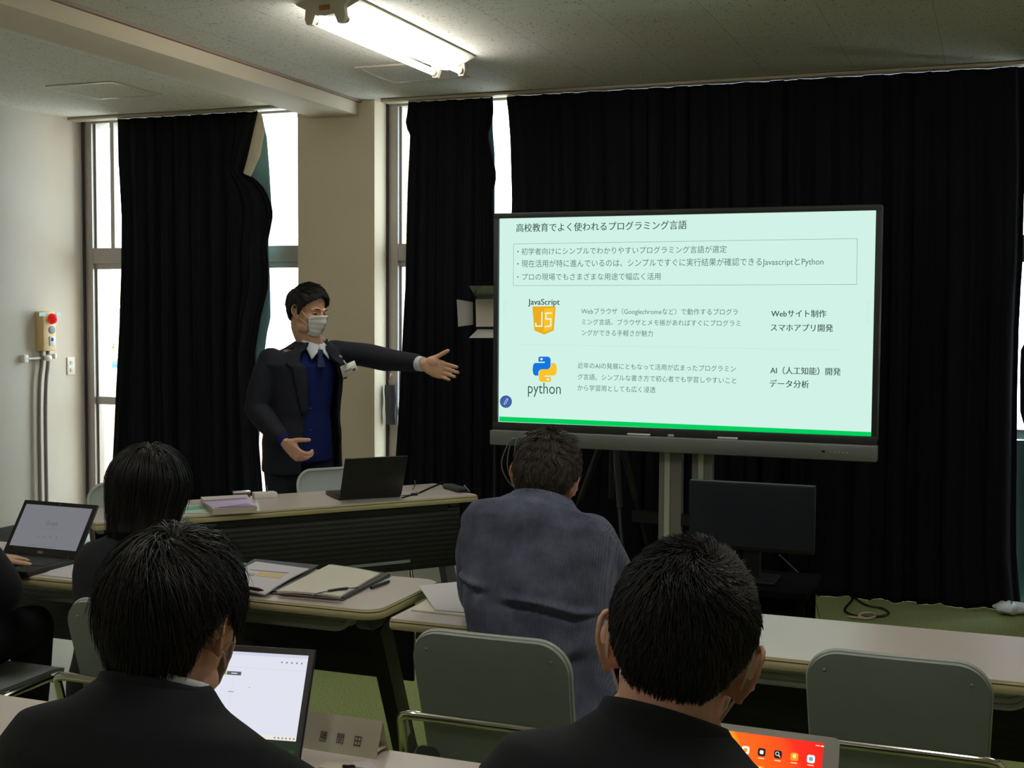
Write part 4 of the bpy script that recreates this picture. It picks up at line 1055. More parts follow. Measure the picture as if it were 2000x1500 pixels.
def legs_cloth(parent, J, mt, name='trousers', shoes=True):
    mb = MB()
    for s in 'LR':
        limb(mb, [V(J['hip' + s]) + V((0, -.02, 0)), lerp(J['hip' + s], J['kn' + s], .5), J['kn' + s]], [.095, .084, .066], 16)
        limb(mb, [J['kn' + s], lerp(J['kn' + s], J['an' + s], .4), V(J['an' + s]) + V((0, 0, .02))], [.066, .064, .055], 16)
    mb.ell(tuple(V(J['pel']) + V((0, -.01, -.02))), (.16, .105, .10))
    fuse(mb, .009, 4, name, mt, parent)
    if shoes:
        for s in 'LR':
            an = V(J['an' + s]); m2 = MB(); limb(m2, [an + V((0, -.045, -.042)), an + V((0, .06, -.05)), an + V((0, .19, -.062))], [.040, .042, .034], 14)
            m2.box(tuple(an + V((0, .07, -.082))), (.085, .29, .016), bev=.006)
            fuse(m2, .006, 3, 'shoe', blackm, parent)
def jacket(parent, J, mt, name='jacket', add=.016, deform=None, hem=.02, pad=.012, sl=(.071, .064, .058, .050), voxel=.007, smooth=6, wide=1.0, extra=None, cap=-.040):
    mb = MB(); add_torso(mb, torso_stations(J, add, hem, wide, pad))
    for s in 'LR':
        sh, el, wr = V(J['sh' + s]), V(J['el' + s]), V(J['wr' + s])
        inn = sh.lerp((V(J['shL']) + V(J['shR'])) / 2, .12) + V((0, 0, cap))
        limb(mb, [inn, sh.lerp(el, .5) , el], [sl[0] - .003, sl[1] + .003, sl[1]], 18); limb(mb, [el, el.lerp(wr, .5), el.lerp(wr, .93)], [sl[1], sl[2], sl[3]], 18)
    if extra: extra(mb)
    return fuse(mb, voxel, smooth, name, mt, parent, deform)
def fold_noise(amp=.004, seed=0, extra=None):
    g = np.random.default_rng(seed); ph = g.uniform(0, 6.28, 12); k = g.normal(0, 1, (12, 3)) * np.array([14, 14, 26])
    def fn(co, nn):
        w = sum(np.sin(co @ k[i] + ph[i]) for i in range(12)) / 4
        out = co + nn * (amp * w)[:, None]
        if extra is not None: out = extra(out, nn)
        return out
    return fn
def seated_joints(shw=.175, shz=.96, shy=.05, nk=(0, .07, 1.03), head=(0, .12, 1.10), lean=0.0, pelz=.52, che=None, elx=.24, ely=.22, elz=.72, wrx=.14, wry=.46, wrz=.74, tilt=0.0, thigh=.42, hipw=.10):
    J = dict(pel=(0, 0, pelz), che=che or (0, shy * .6, pelz + (shz - pelz) * .62), nk=nk, head=head)
    for s, sg in (('L', -1), ('R', 1)):
        J['sh' + s] = (sg * shw, shy, shz - sg * tilt); J['el' + s] = (sg * elx, ely, elz); J['wr' + s] = (sg * wrx, wry, wrz)
        J['hip' + s] = (sg * hipw, .03, pelz - .005); J['kn' + s] = (sg * (hipw + .02), thigh, pelz + .0); J['an' + s] = (sg * (hipw + .01), thigh - .03, .095)
        J['hand' + s] = ((-sg * .25, 1, -.05), (0, 0, -1), (-sg, .1, 0))
    return J

# --- nearest man at left: thick straight black hair, black suit
J = seated_joints(shw=.172, shz=.948, shy=.055, nk=(.01, .085, 1.022), head=(.008, .130, 1.092), wrx=.12)
p1, M1 = person((-1.115, 1.40, 0), 0, 'person with thick black hair and black suit, facing the open laptop, nearest at left', J, (5, 12, 3, .985), skin1)
legs_cloth(p1, J, suitm); jk = jacket(p1, J, suitm, deform=fold_noise(.003, 1))
collar_part(p1, J['nk'], 'jacket_collar', suitm, r0=.074, r1=.098, h=.05, drop=.07)
collar_part(p1, J['nk'], 'shirt_collar', shirtm, r0=.064, r1=.070, h=.06, drop=.062, gap=R(12), th=.003)
hair(p1, M1, hairb, 11, n=9500, seg=9, L=(.060, .115), whorl=(.06, -.42, .90), hl=HL_P1, lift=(.006, .022), base=.020, swirl=.6, jit=.22, width=.0009, clump=420, cw=.6, grav=.30, hang_el=-34, hang_in=.35, zmin=-.105, wig=.001, trim=7, hang_az=112, top_lift=.006)
mask_part(p1, M1)
# --- short haired man nearest the camera
J = seated_joints(shw=.170, shz=.998, shy=.05, nk=(.0, .085, 1.065), head=(.006, .135, 1.128), tilt=.022, pelz=.53, wrx=.12)
p2, M2 = person((-.352, 1.375, 0), R(4), 'person with short cropped black hair and dark jacket, nearest at right', J, (3, 22, 10, 1.05), skin2)
legs_cloth(p2, J, suitm); jacket(p2, J, suitm, deform=fold_noise(.003, 2), pad=.018)
collar_part(p2, J['nk'], 'jacket_collar', suitm, r0=.068, r1=.100, h=.058, drop=.06, roll=-.012)
hair(p2, M2, hairs, 21, n=14000, seg=5, L=(.014, .028), whorl=(.14, -.66, .74), hl=HL_P2, lift=(.002, .007), base=.007, swirl=.9, jit=.25, width=.00075, clump=1100, cw=.5, grav=.15, hang_el=-52, hang_in=.45, bare=0, top_lift=.008, trim=5, hang_az=132)
mask_part(p2, M2)
# --- woman with bobbed hair
J = seated_joints(shw=.150, shz=.875, shy=.05, nk=(0, .07, .935), head=(0, .105, 1.035), pelz=.50, elx=.175, ely=.14, elz=.70, hipw=.09, wrx=.06, wry=.33)
p3, M3 = person((-2.20, 2.83, 0), 0, 'person with chin length black bobbed hair and black jacket, in the second row', J, (2, 10, 4, .97), skin3)
legs_cloth(p3, J, suitm); jacket(p3, J, suitm, deform=fold_noise(.003, 3), wide=.9, sl=(.060, .054, .050, .044))
collar_part(p3, J['nk'], 'jacket_collar', suitm, r0=.066, r1=.088, h=.04, drop=.06)
collar_part(p3, J['nk'], 'shirt_collar', shirtm, r0=.058, r1=.064, h=.05, drop=.055, gap=R(12), th=.003)
hair(p3, M3, hairb, 31, n=7500, seg=11, L=(.17, .24), whorl=(.06, -.25, .96), hl=[(0, 20), (40, 14), (60, 0), (75, -12), (95, -12), (115, -30), (140, -50), (180, -55)], lift=(.022, .050), base=.022, swirl=.15, jit=.12, width=.0010, clump=320, cw=.55, grav=.6, hang_el=-2, hang_in=.11, zmin=-.135, skirt=(.02, -.115, .13, 82))
mask_part(p3, M3)
# --- man in the corduroy blazer leaning on the table
J = seated_joints(shw=.148, shz=1.016, shy=.10, nk=(-.006, .165, 1.062), head=(-.024, .235, 1.102), pelz=.53, che=(0, .035, .80), elx=.24, ely=.33, elz=.76, wrx=.10, wry=.52, wrz=.745, tilt=.008, thigh=.43)
J['shR'] = (.166, .10, 1.006); J['elR'] = (.188, .20, .77); J['pel'] = (.095, -.01, .53); J['hipR'] = (.20, .03, .52); J['hipL'] = (-.01, .03, .52); J['che'] = (.03, .035, .80)
def creases(co, nn):
    out = co.copy()
    for (x0, z0, x1, z1, dp, w) in ((-.20, .865, -.10, .862, .012, .007), (.02, .842, .165, .815, .014, .007), (-.02, .700, .10, .69, .007, .014), (.07, .62, .17, .72, .010, .016), (-.18, .71, -.08, .69, .007, .014)):
        t = np.clip((out[:, 0] - x0) / (x1 - x0), 0, 1); zz = z0 + (z1 - z0) * t + .006 * np.sin(t * 3.1); fx = np.exp(-((out[:, 0] - np.clip(out[:, 0], min(x0, x1), max(x0, x1))) / .03) ** 2)
        dz = out[:, 2] - zz; bk = (nn[:, 1] < .3)
        out = out + nn * ((-dp * np.exp(-(dz / w) ** 2) + dp * .8 * np.exp(-((dz - w * 1.9) / (w * 1.3)) ** 2)) * fx * bk)[:, None]
    return out
p4, M4 = person((-1.085, 2.92, 0), 0, 'person in a blue corduroy blazer with greying hair, leaning on the table', J, (9, 16, 12, .96), skin2)
legs_cloth(p4, J, suitm); jacket(p4, J, cordm, 'corduroy_blazer', add=.020, deform=fold_noise(.0035, 4, creases), hem=.03, voxel=.006, smooth=5, pad=.018, cap=-.026)
collar_part(p4, J['nk'], 'blazer_collar', cordm, r0=.076, r1=.112, h=.062, drop=.07, th=.007, back=.012)
hair(p4, M4, hairg, 41, n=8500, seg=7, L=(.026, .046), whorl=(.1, -.30, .95), hl=HL_P2, lift=(.005, .016), base=.012, swirl=.8, jit=.55, width=.0012, clump=260, cw=.75, grav=.15, hang_el=-46, hang_in=.1, wig=.002, top_lift=.008)
mask_part(p4, M4)
# --- person cut off at the left edge
J = seated_joints(shw=.165, shz=.885, shy=.06, nk=(0, .09, .955), head=(0, .13, 1.05), pelz=.52, elx=.225, ely=.14, elz=.69, wrx=.0, wry=.36, wrz=.735)
p6, M6 = person((-3.0, 2.84, 0), R(4), 'person in a black jacket mostly cut off at the left edge', J, (0, 10, 0, 1.0), skin1)
legs_cloth(p6, J, suitm); jacket(p6, J, suitm, deform=fold_noise(.004, 6))
collar_part(p6, J['nk'], 'jacket_collar', suitm)
hair(p6, M6, hairb, 61, n=3500, seg=6, L=(.05, .08), lift=(.008, .02), base=.018, hl=HL_MED, clump=200, width=.0012)

# --- presenter
D5 = 6.28
fT = V((.85, -.63, 0)).normalized(); rzP = math.atan2(-fT.x, fT.y)
foot = atd(588, 900, D5); WP = Matrix.Translation((foot.x, foot.y, 0)) @ Matrix.Rotation(rzP, 4, 'Z'); WI = WP.inverted()
def w2(px, py, d): return tuple(WI @ atd(px, py, d))
def wd(v): return tuple(WI.to_3x3() @ V(v))
img_r, img_u, to_cam = V(CM[0]), V(CM[1]), -V(CM[2])
J = dict(pel=tuple(WI @ atd(586, 872, D5)), che=tuple(WI @ atd(590, 745, D5)), nk=w2(609, 664, D5 + .01), head=w2(602, 610, D5 - .02),
         shL=w2(660, 683, D5 + .10), shR=w2(522, 700, D5 - .10), elL=w2(752, 702, D5 - .04), wrL=w2(826, 711, D5 - .22), elR=w2(500, 800, D5 - .13), wrR=w2(556, 864, D5 - .27))
pel = V(J['pel'])
for s, sg in (('L', -1), ('R', 1)):
    J['hip' + s] = tuple(pel + V((sg * .09, 0, -.03))); J['kn' + s] = (pel.x + sg * .10, pel.y + .02, .47); J['an' + s] = (pel.x + sg * .105, pel.y - .02, .085)
J['handL'] = (wd(img_r * .96 - img_u * .30 + to_cam * .12), wd(to_cam), wd(img_u), dict(curl=(.10, .14), spread=.025, size=1.08, thumb=(.75, .62, .05), tcurl=-.1))
J['handR'] = (wd(img_r * .70 - img_u * .62 + to_cam * .25), wd(img_u * .7 + img_r * .35 + to_cam * .3), wd(img_u * .3 + img_r * .5 + to_cam * .6), dict(curl=(.45, .65), spread=.03, size=1.05, thumb=(.6, .6, .5), tcurl=.3))
hdw = math.degrees(math.atan2(-1.0, -.22)) - math.degrees(rzP)
hy = (hdw + 180) % 360 - 180
p5, M5 = person(WP.translation, rzP, 'person in dark suit, navy sweater and white mask, standing and pointing at the big display', J, (hy, 10, -2, .985), skin1, voxel=.0034)
legs_cloth(p5, J, navym)
# sweater
ss = torso_stations(J, -.004)[:-1]; q_ = ss[-1]; ss[-1] = (q_[0] - q_[2] * -.012, q_[1], q_[2], q_[3] - .022, q_[4] - .004, q_[5]); q_ = ss[-2]; ss[-2] = (q_[0], q_[1], q_[2], q_[3] - .016, q_[4] - .004, q_[5])
mb = MB(); add_torso(mb, ss); fuse(mb, .007, 4, 'sweater', sweatm, p5)
# open jacket: a shell round the back, plus sleeves
sts = torso_stations(J, .022, .05, 1.0, .008)
oR = [-14, -10, -6, -7, -9, -12, -14, -20, -30]; oL = [54, 56, 57, 44, 30, 20, 16, 20, 30]
mb = MB(); ro, ri = [], []
for i, (c, r, f, hw, hdp, p) in enumerate(sts[:9]):
    A = []; B = []
    for k in range(41):
        a = R(oL[i] + (360 + oR[i] - oL[i]) * k / 40)
        for lst, dd in ((A, 0.0), (B, -.013)):
            fl = .022 * max(0, 1 - k / 9) * (1 if i < 5 else 0)
            x = -math.sin(a); y = math.cos(a)
            lst.append(c + r * (math.copysign(abs(x) ** (2 / p), x) * (hw + dd + fl)) + f * (math.copysign(abs(y) ** (2 / p), y) * (hdp + dd + fl)))
    ro.append(A + B[::-1])
mb.loft(ro)
for s in 'LR':
    sh, el, wr = V(J['sh' + s]), V(J['el' + s]), V(J['wr' + s]); inn = sh.lerp((V(J['shL']) + V(J['shR'])) / 2, .1) + V((0, 0, -.012))
    limb(mb, [inn, sh.lerp(el, .5), el], [.066, .060, .058], 18); limb(mb, [el, el.lerp(wr, .5), el.lerp(wr, .80)], [.058, .051, .045], 18)
jk = fuse(mb, .0055, 4, 'jacket', navym, p5, fold_noise(.003, 7))
collar_part(p5, V(J['nk']) + V((0, 0, -.012)), 'jacket_collar', navym, r0=.070, r1=.094, h=.05, drop=.08, gap=R(34))
collar_part(p5, V(J['nk']) + V((0, .0, -.002)), 'shirt_collar', shirtm, r0=.062, r1=.068, h=.052, drop=.05, gap=R(6), th=.004)
nkv = V(J['nk'])
def wing(s):
    A = nkv + V((s * -.006, .084, -.026)); B = nkv + V((s * .072, .044, .002)); C = nkv + V((s * .046, .104, -.092)); D = nkv + V((s * .004, .090, -.045))
    return MB().sheet(lambda a, b: tuple(A.lerp(B, a).lerp(D.lerp(C, a), b) + V((0, .010 * math.sin(math.pi * a), 0))), 8, 8, .004)
for s in (-1, 1): wing(s).build('collar_wing', shirtm, p5, sharp=None)
MB().loft([sring(nkv + V((0, .092 + dy, dz)), V((1, 0, 0)), V((0, 1, 0)), w_, .010, 2.5, 14) for dz, w_, dy in ((-.045, .017, 0), (-.06, .019, .004), (-.075, .012, .006), (-.09, .018, .012), (-.13, .024, .020))]).build('necktie', tiem, p5)
for s in 'LR':
    el, wr = V(J['el' + s]), V(J['wr' + s]); d = (wr - el).normalized()
    MB().tube([el.lerp(wr, .85), wr + d * .002], [.037, .035] if s == 'L' else [.035, .033], 16).build('shirt_cuff', shirtm if s == 'L' else sweatm, p5)
def lapel(s):
    pts = []
    for i, (c, r, f, hw, hdp, p) in enumerate(sts):
        if (3 if s > 0 else 2) <= i <= 7:
            a = R(oL[i] if s > 0 else oR[i]); q = []
            for k, da in enumerate((0, 9, 18)):
                aa = a + R(da) * (1 if s > 0 else -1) * (.4 if i == 2 else (1.0 if i < 6 else .8)); x = -math.sin(aa); y = math.cos(aa); e = .008 + .004 * (k == 1) + (.020 if s > 0 and i < 5 else 0)
                q.append(c + r * (math.copysign(abs(x) ** (2 / p), x) * (hw + e)) + f * (math.copysign(abs(y) ** (2 / p), y) * (hdp + e)))
            pts.append(q)
    def fn(a, b):
        nn_ = len(pts) - 1; j = min(int(b * nn_), nn_ - 1); t = b * nn_ - j; q0, q1 = pts[j], pts[j + 1]; i = 0 if a < .5 else 1; ta = a * 2 - i
        return tuple(q0[i].lerp(q0[i + 1], ta).lerp(q1[i].lerp(q1[i + 1], ta), t))
    return MB().sheet(fn, 6, 24, .004 * s).build('lapel', navym, jk, sharp=None)
lapel(1); lapel(-1)
for py in (799, 842):
    q = w2(606, py, D5 - .165); MB().ell(q, (.008, .008, .008), n=10, k=8).build('button', blackm, jk)
# badge on the left chest
bc = [w2(x, y, D5 - .155) for x, y in ((664, 716), (692, 704), (700, 724), (670, 739))]
bdg = MB().add([V(q) for q in bc] + [V(q) + V(wd(to_cam * -.004)) for q in bc], [(0, 1, 2, 3), (7, 6, 5, 4), (0, 4, 5, 1), (1, 5, 6, 2), (2, 6, 7, 3), (3, 7, 4, 0)]).build('name_badge', whitep, jk, sharp=None)
q1, q2 = V(w2(671, 704, D5 - .158)), V(w2(676, 711, D5 - .158)); MB().tube([q1, q2], .009, 8, flat=.4).build('badge_clip', mat('clip_pale', S(180, 186, 182), .3), bdg)
def bquad(pts, m_, nm): q = [V(w2(x, y, D5 - .1565)) for x, y in pts]; MB().add(q, [(0, 1, 2, 3)]).build(nm, m_, bdg, sharp=None, fix=False)
bquad([(672, 725), (686, 718.5), (687.5, 722), (673.5, 728.5)], mat('badge_print_grey', S(150, 154, 166), .6), 'badge_print'); bquad([(688, 721), (694, 718.5), (695, 723), (689.5, 725.5)], mat('badge_photo_dark', S(92, 82, 80), .6), 'badge_photo')
q1, q2 = V(w2(663, 694, D5 - .15)), V(w2(668, 698, D5 - .15)); MB().tube([q1, q2], .006, 8).build('badge_pin', chrome, bdg)
HLP = [(0, 42), (20, 38), (40, 30), (56, 18), (68, 4), (76, -16), (84, -12), (92, 6), (104, 0), (114, -16), (126, -36), (145, -50), (180, -54)]
hair(p5, M5, hairs, 51, n=7000, seg=7, L=(.03, .06), whorl=(.1, -.55, .83), hl=HLP, lift=(.005, .014), base=.013, swirl=.4, jit=.22, width=.0013, clump=260, cw=.6, grav=.3, hang_el=-60, hang_in=.2, comb=(-.6, .7, 0), top_lift=.008, trim=10)
mask_part(p5, M5); face_part(p5, M5)
# ------------------------------------------------------------------ laptops, tablet, papers
def key_material(name, c0, c1):
    mt, nt, b = nodes_of(name); tc = nt.nodes.new('ShaderNodeTexCoord'); br = nt.nodes.new('ShaderNodeTexBrick')
    br.inputs['Scale'].default_value = 1; br.inputs['Brick Width'].default_value = .019; br.inputs['Row Height'].default_value = .018; br.inputs['Mortar Size'].default_value = .0018
    br.inputs['Color1'].default_value = (*c0, 1); br.inputs['Color2'].default_value = (*c0, 1); br.inputs['Mortar'].default_value = (*c1, 1)
    nt.links.new(tc.outputs['Object'], br.inputs['Vector']); nt.links.new(br.outputs['Color'], b.inputs['Base Color'])
    bp = nt.nodes.new('ShaderNodeBump'); bp.invert = True; bp.inputs['Strength'].default_value = .8; bp.inputs['Distance'].default_value = .002
    nt.links.new(br.outputs['Fac'], bp.inputs['Height']); nt.links.new(bp.outputs['Normal'], b.inputs['Normal']); b.inputs['Roughness'].default_value = .45
    return mt
keym = key_material('keyboard_keys', S(30, 30, 32), S(12, 12, 13)); lapm = mat('laptop_black', S(34, 34, 36), .42, noise=.05, nscale=30); lapb = mat('laptop_black_matt', S(26, 28, 29), .5)
darkbez = mat('screen_bezel', S(38, 36, 36), .35); silver = mat('silver_badge', S(190, 186, 176), .35, metal=.4)
def laptop(loc, rz, label, w, dep, lid, lean, scr, m=.014, bot=.026):
    t = thing('laptop', label, 'laptop', loc, rz)
    MB().box((0, -dep / 2, .0095), (w, dep, .017), bev=.004).build('base', lapm, t)
    MB().box((0, -dep * .40, .0184), (w - .04, dep * .44, .002)).build('keyboard', keym, t); MB().box((0, -dep * .82, .0184), (.10, dep * .25, .0012)).build('touchpad', lapb, t)
    for s in (-1, 1): MB().tube([(s * w * .33 - .02, .004, .016), (s * w * .33 + .02, .004, .016)], .006, 10).build('hinge', lapb, t)
    ld = thing_part('lid', t); ld.location = (0, .004, .016); ld.rotation_euler = (R(-lean), 0, 0)
    MB().box((0, .004, lid / 2), (w, .007, lid), bev=.003).build('lid_shell', lapm, ld)
    MB().box((0, -.0002, lid / 2), (w - .004, .002, lid - .004)).build('bezel', darkbez, ld)
    MB().box((0, -.0016, bot + (lid - bot - m) / 2), (w - 2 * m, .001, lid - bot - m)).build('screen', scr, ld)
    MB().lathe([(0, 0), (.0022, 0), (.0022, .0008), (0, .0008)], 8, Matrix.Translation((0, -.0014, lid - m * .5)) @ Matrix.Rotation(R(90), 4, 'X')).build('webcam', silver, ld)
    return t, ld
def lquad(ld, nm, x0, z0, x1, z1, m_, y=-.0024): return MB().add([(x0, y, z0), (x1, y, z0), (x1, y, z1), (x0, y, z1)], [(0, 1, 2, 3)]).build(nm, m_, ld, sharp=None, fix=False)
def ltext(ld, nm, body, x, z, h, m_, w=None, y=-.0024, off=0):
    vs_, fs_ = text_mesh(body, h, off); k = 1 if w is None else w / max(v.x for v in vs_)
    return MB().add([(x + v.x * k, y, z + v.y) for v in vs_], fs_).build(nm, m_, ld, sharp=None, fix=False)
# open laptop with the white page
hr = onz(584, 1490, .716)
rzl = R(10); wl = .335
cx = hr.x - math.cos(rzl) * wl / 2; cy = hr.y - math.sin(rzl) * wl / 2
pg = emis('white_page_screen', S(214, 216, 228), 1.0); g1 = emis('page_rule', S(196, 200, 212), 1.0); gg = emis('page_green', S(104, 186, 60), 1.0); gd = emis('page_dark', S(92, 88, 92), 1.0); gl = emis('page_mark', S(120, 124, 140), 1.0); gb = emis('page_taskbar', S(224, 220, 208), 1.0)
t, ld = laptop((cx, cy, .70), rzl, 'open laptop with a white web page, right of the nearest man', wl, .232, .208, 26, pg, m=.013, bot=.036)
X1 = wl / 2 - .013; ZT = .208 - .013
lquad(ld, 'page_tab_bar', -X1, ZT - .006, X1, ZT, emis('page_tab_grey', S(198, 202, 218), 1.0), -.0022); lquad(ld, 'page_rule', -X1, ZT - .030, X1, ZT - .0295, g1, -.0022)
lquad(ld, 'page_column', .012, .052, .0125, ZT - .03, g1, -.0022)
lquad(ld, 'page_green_button', -.022, ZT - .045, -.004, ZT - .038, gg); lquad(ld, 'page_dark_button', -.003, ZT - .045, .026, ZT - .038, gd); lquad(ld, 'page_button_marks', .006, ZT - .0425, .018, ZT - .0405, g1, -.0026)
lquad(ld, 'taskbar', -X1, .036, X1, .044, gb, -.0023)
for k in range(6): lquad(ld, 'taskbar_icon', X1 - .006 - .0075 * k, .0385, X1 - .003 - .0075 * k, .0415, gl)
for k in range(5): lquad(ld, 'toolbar_icon', X1 - .012 - .010 * k, ZT - .017, X1 - .009 - .010 * k, ZT - .014, gl)
for k, (x, z) in enumerate(((.005, .118), (-.03, .11), (.046, .128))): lquad(ld, 'page_mark', x, z, x + (.012 if k < 2 else .002), z + .0012, gl)
lquad(ld, 'green_label', -X1, .006, X1 + .008, .034, mat('laptop_green_label', S(14, 66, 30), .35), -.0018)
for k in range(9):
    x = X1 - .01 - .024 * k
    ch = MB()
    for j in range(4): ch.add([(x + .003 * j, -.0024, .010 + .002 * (j % 2)), (x + .003 * j + .0011, -.0024, .010 + .002 * (j % 2)), (x + .003 * j + .0011, -.0024, .021), (x + .003 * j, -.0024, .021)], [(0, 1, 2, 3)])
    ch.add([(x - .001, -.0024, .016), (x + .012, -.0024, .016), (x + .012, -.0024, .0172), (x - .001, -.0024, .0172)], [(0, 1, 2, 3)])
    ch.build('label_marks', mat('label_mark_green', S(74, 120, 86), .5) if 'label_mark_green' not in MATS else MATS['label_mark_green'], ld, sharp=None, fix=False)
MB().box((X1 - .05, -.004, .004), (.034, .006, .010)).build('sticker', silver, ld)
# grey screened laptop in the second row
gs = emis('dim_grey_screen', S(112, 114, 119), 1.0); gm = emis('dim_grey_marks', S(84, 88, 98), 1.0)
hr2 = onz(150, 1093, .716); wl2 = .318
t, ld = laptop((hr2.x - wl2 / 2, hr2.y, .70), R(-1), 'black laptop with a dim grey search page, at the left end of the second row', wl2, .225, .200, 33, gs, m=.017, bot=.028)
ltext(ld, 'page_logo', 'Google', -.026, .112, .022, gm, .052); lquad(ld, 'page_search_box', -.05, .098, .05, .0985, gm)
for k in range(4): lquad(ld, 'page_shortcut', -.038 + .026 * k, .066, -.034 + .026 * k, .071, gm)
for k in range(9): lquad(ld, 'taskbar_icon', -.06 + .011 * k + (.02 if k > 3 else 0), .0325, -.0565 + .011 * k + (.02 if k > 3 else 0), .036, gm)
ltext(ld, 'maker_badge', 'acer', -.012, .010, .010, silver, .024, off=.002)
# presenter's laptop seen from behind its lid
a, b = onz(662, 978, .70), onz(783, 971, .70); rz3 = math.atan2((a - b).y, (a - b).x)
t, ld = laptop(((a.x + b.x) / 2, (a.y + b.y) / 2, .70), rz3, 'black laptop on the presenter table, its lid turned to the audience', (a - b).length, .215, .205, 25, emis('presenter_screen', S(150, 170, 165), 1.0))
# tablet
tl = onz(1640, 1437, .868); tw, th_ = .246, .172
brd = mat('tablet_white', S(206, 212, 208), .35)
def tablet_screen():
    mt, nt, b_ = nodes_of('tablet_wallpaper'); tc = nt.nodes.new('ShaderNodeTexCoord'); mp = nt.nodes.new('ShaderNodeMapping'); mp.inputs['Rotation'].default_value = (0, R(28), 0); mp.inputs['Scale'].default_value = (4.6, 1, 4.6); mp.inputs['Location'].default_value = (.16, 0, 0)
    nt.links.new(tc.outputs['Object'], mp.inputs['Vector']); sx = nt.nodes.new('ShaderNodeSeparateXYZ'); nt.links.new(mp.outputs['Vector'], sx.inputs[0])
    r = nt.nodes.new('ShaderNodeValToRGB'); e = r.color_ramp.elements; e[0].position = .0; e[0].color = (*S(250, 180, 40), 1); e[1].position = 1; e[1].color = (*S(226, 24, 22), 1)
    for p, c in ((.30, S(250, 150, 30)), (.33, S(255, 104, 20)), (.62, S(255, 78, 22)), (.70, S(252, 44, 26))):
        x = e.new(p); x.color = (*c, 1)
    nt.links.new(sx.outputs['X'], r.inputs['Fac']); nt.links.new(r.outputs['Color'], b_.inputs['Emission Color']); b_.inputs['Emission Strength'].default_value = .95; b_.inputs['Base Color'].default_value = (.02, .02, .02, 1); b_.inputs['Roughness'].default_value = .2
    return mt
rt = R(-1.5); t = thing('tablet', 'white framed tablet with an orange home screen, before the man with cropped hair', 'tablet', (tl.x - math.cos(rt) * tw / 2, tl.y - .060, .7035), rt)
bd = thing_part('tablet_body', t); bd.rotation_euler = (R(-19), 0, 0)
MB().prism(rrect(tw, th_, .010, cy=th_ / 2), -.0035, .0035, Matrix.Rotation(R(90), 4, 'X')).build('shell', brd, bd)
MB().box((-.003, -.0038, th_ / 2 + .0), (tw - .044, .001, th_ - .022)).build('screen', tablet_screen(), bd)
MB().box((0, .055, .0015), (.2, .16, .004)).build('folio_base', brd, t)
MB().add([(-.09, .012, .004), (.09, .012, .004), (.09, .132, .004), (-.09, .132, .004), (-.09, .055, .118), (.09, .055, .118)], [(3, 2, 5, 4)]).build('prop', brd, t)
ic = dict(k=emis('icon_black', S(40, 34, 32), 1), o=emis('icon_orange', S(255, 150, 30), 1), w=emis('icon_white', S(236, 240, 244), 1), b=emis('icon_blue', S(90, 170, 210), 1), p=emis('icon_purple', S(74, 50, 130), 1), y=emis('icon_cream', S(255, 224, 170), 1))
def icon(x, z, c, glyph, gc):
    o = MB().add([(px_, -.0046, pz_) for px_, pz_ in rrect(.0125, .0125, .003, 4, x, z)], [tuple(range(20))]).build('app_icon', ic[c], bd, sharp=None, fix=False)
    g_ = MB()
    if glyph == 'ring': g_.tube([(x - .001 + .0028 * math.cos(a), -.0049, z + .001 + .0028 * math.sin(a)) for a in [6.2832 * k / 14 for k in range(14)]], .0005, 5, closed=True).tube([(x + .0012, -.0049, z - .0012), (x + .0038, -.0049, z - .0038)], .0007, 5)
    elif glyph == 'star': g_.add([(x + (.0048 if k % 2 == 0 else .002) * math.sin(k * math.pi / 5), -.0049, z + (.0048 if k % 2 == 0 else .002) * math.cos(k * math.pi / 5)) for k in range(10)], [tuple(range(10))])
    elif glyph == 'bulb': g_.add([(x + .003 * math.cos(a), -.0049, z + .001 + .0034 * math.sin(a)) for a in [6.2832 * k / 16 for k in range(16)]], [tuple(range(16))])
    else: g_.add([(px_, -.0049, pz_) for px_, pz_ in rrect(.006, .006, .0015, 4, x, z)], [tuple(range(20))])
    g_.build('icon_glyph', ic[gc], bd, sharp=None, fix=False)
    lquad(bd, 'icon_caption', x - .005, z - .0105, x + .005, z - .009, ic['y'], -.0046)
XR_ = tw / 2 - .025
for j in range(5):
    for i, (c, g_, gc) in enumerate((('w', 'sq', 'b'), ('o', 'bulb', 'y'), ('k', 'ring', 'w'), ('k', 'sq', 'w'), ('w', 'sq', 'o'), ('o', 'sq', 'w'), ('w', 'ring', 'k')) if j == 0 else (('p', 'star', 'w'), ('w', 'sq', 'p'), ('b', 'sq', 'w'), ('o', 'ring', 'w')) if j == 1 else ()):
        icon(XR_ - .018 - .0265 * i, th_ - .038 - .028 * j, c, g_, gc)
lquad(bd, 'status_text', XR_ - .012, th_ - .0165, XR_ - .005, th_ - .0152, ic['y'], -.0046); lquad(bd, 'battery', XR_ - .0035, th_ - .0168, XR_ + .001, th_ - .0150, ic['w'], -.0046)
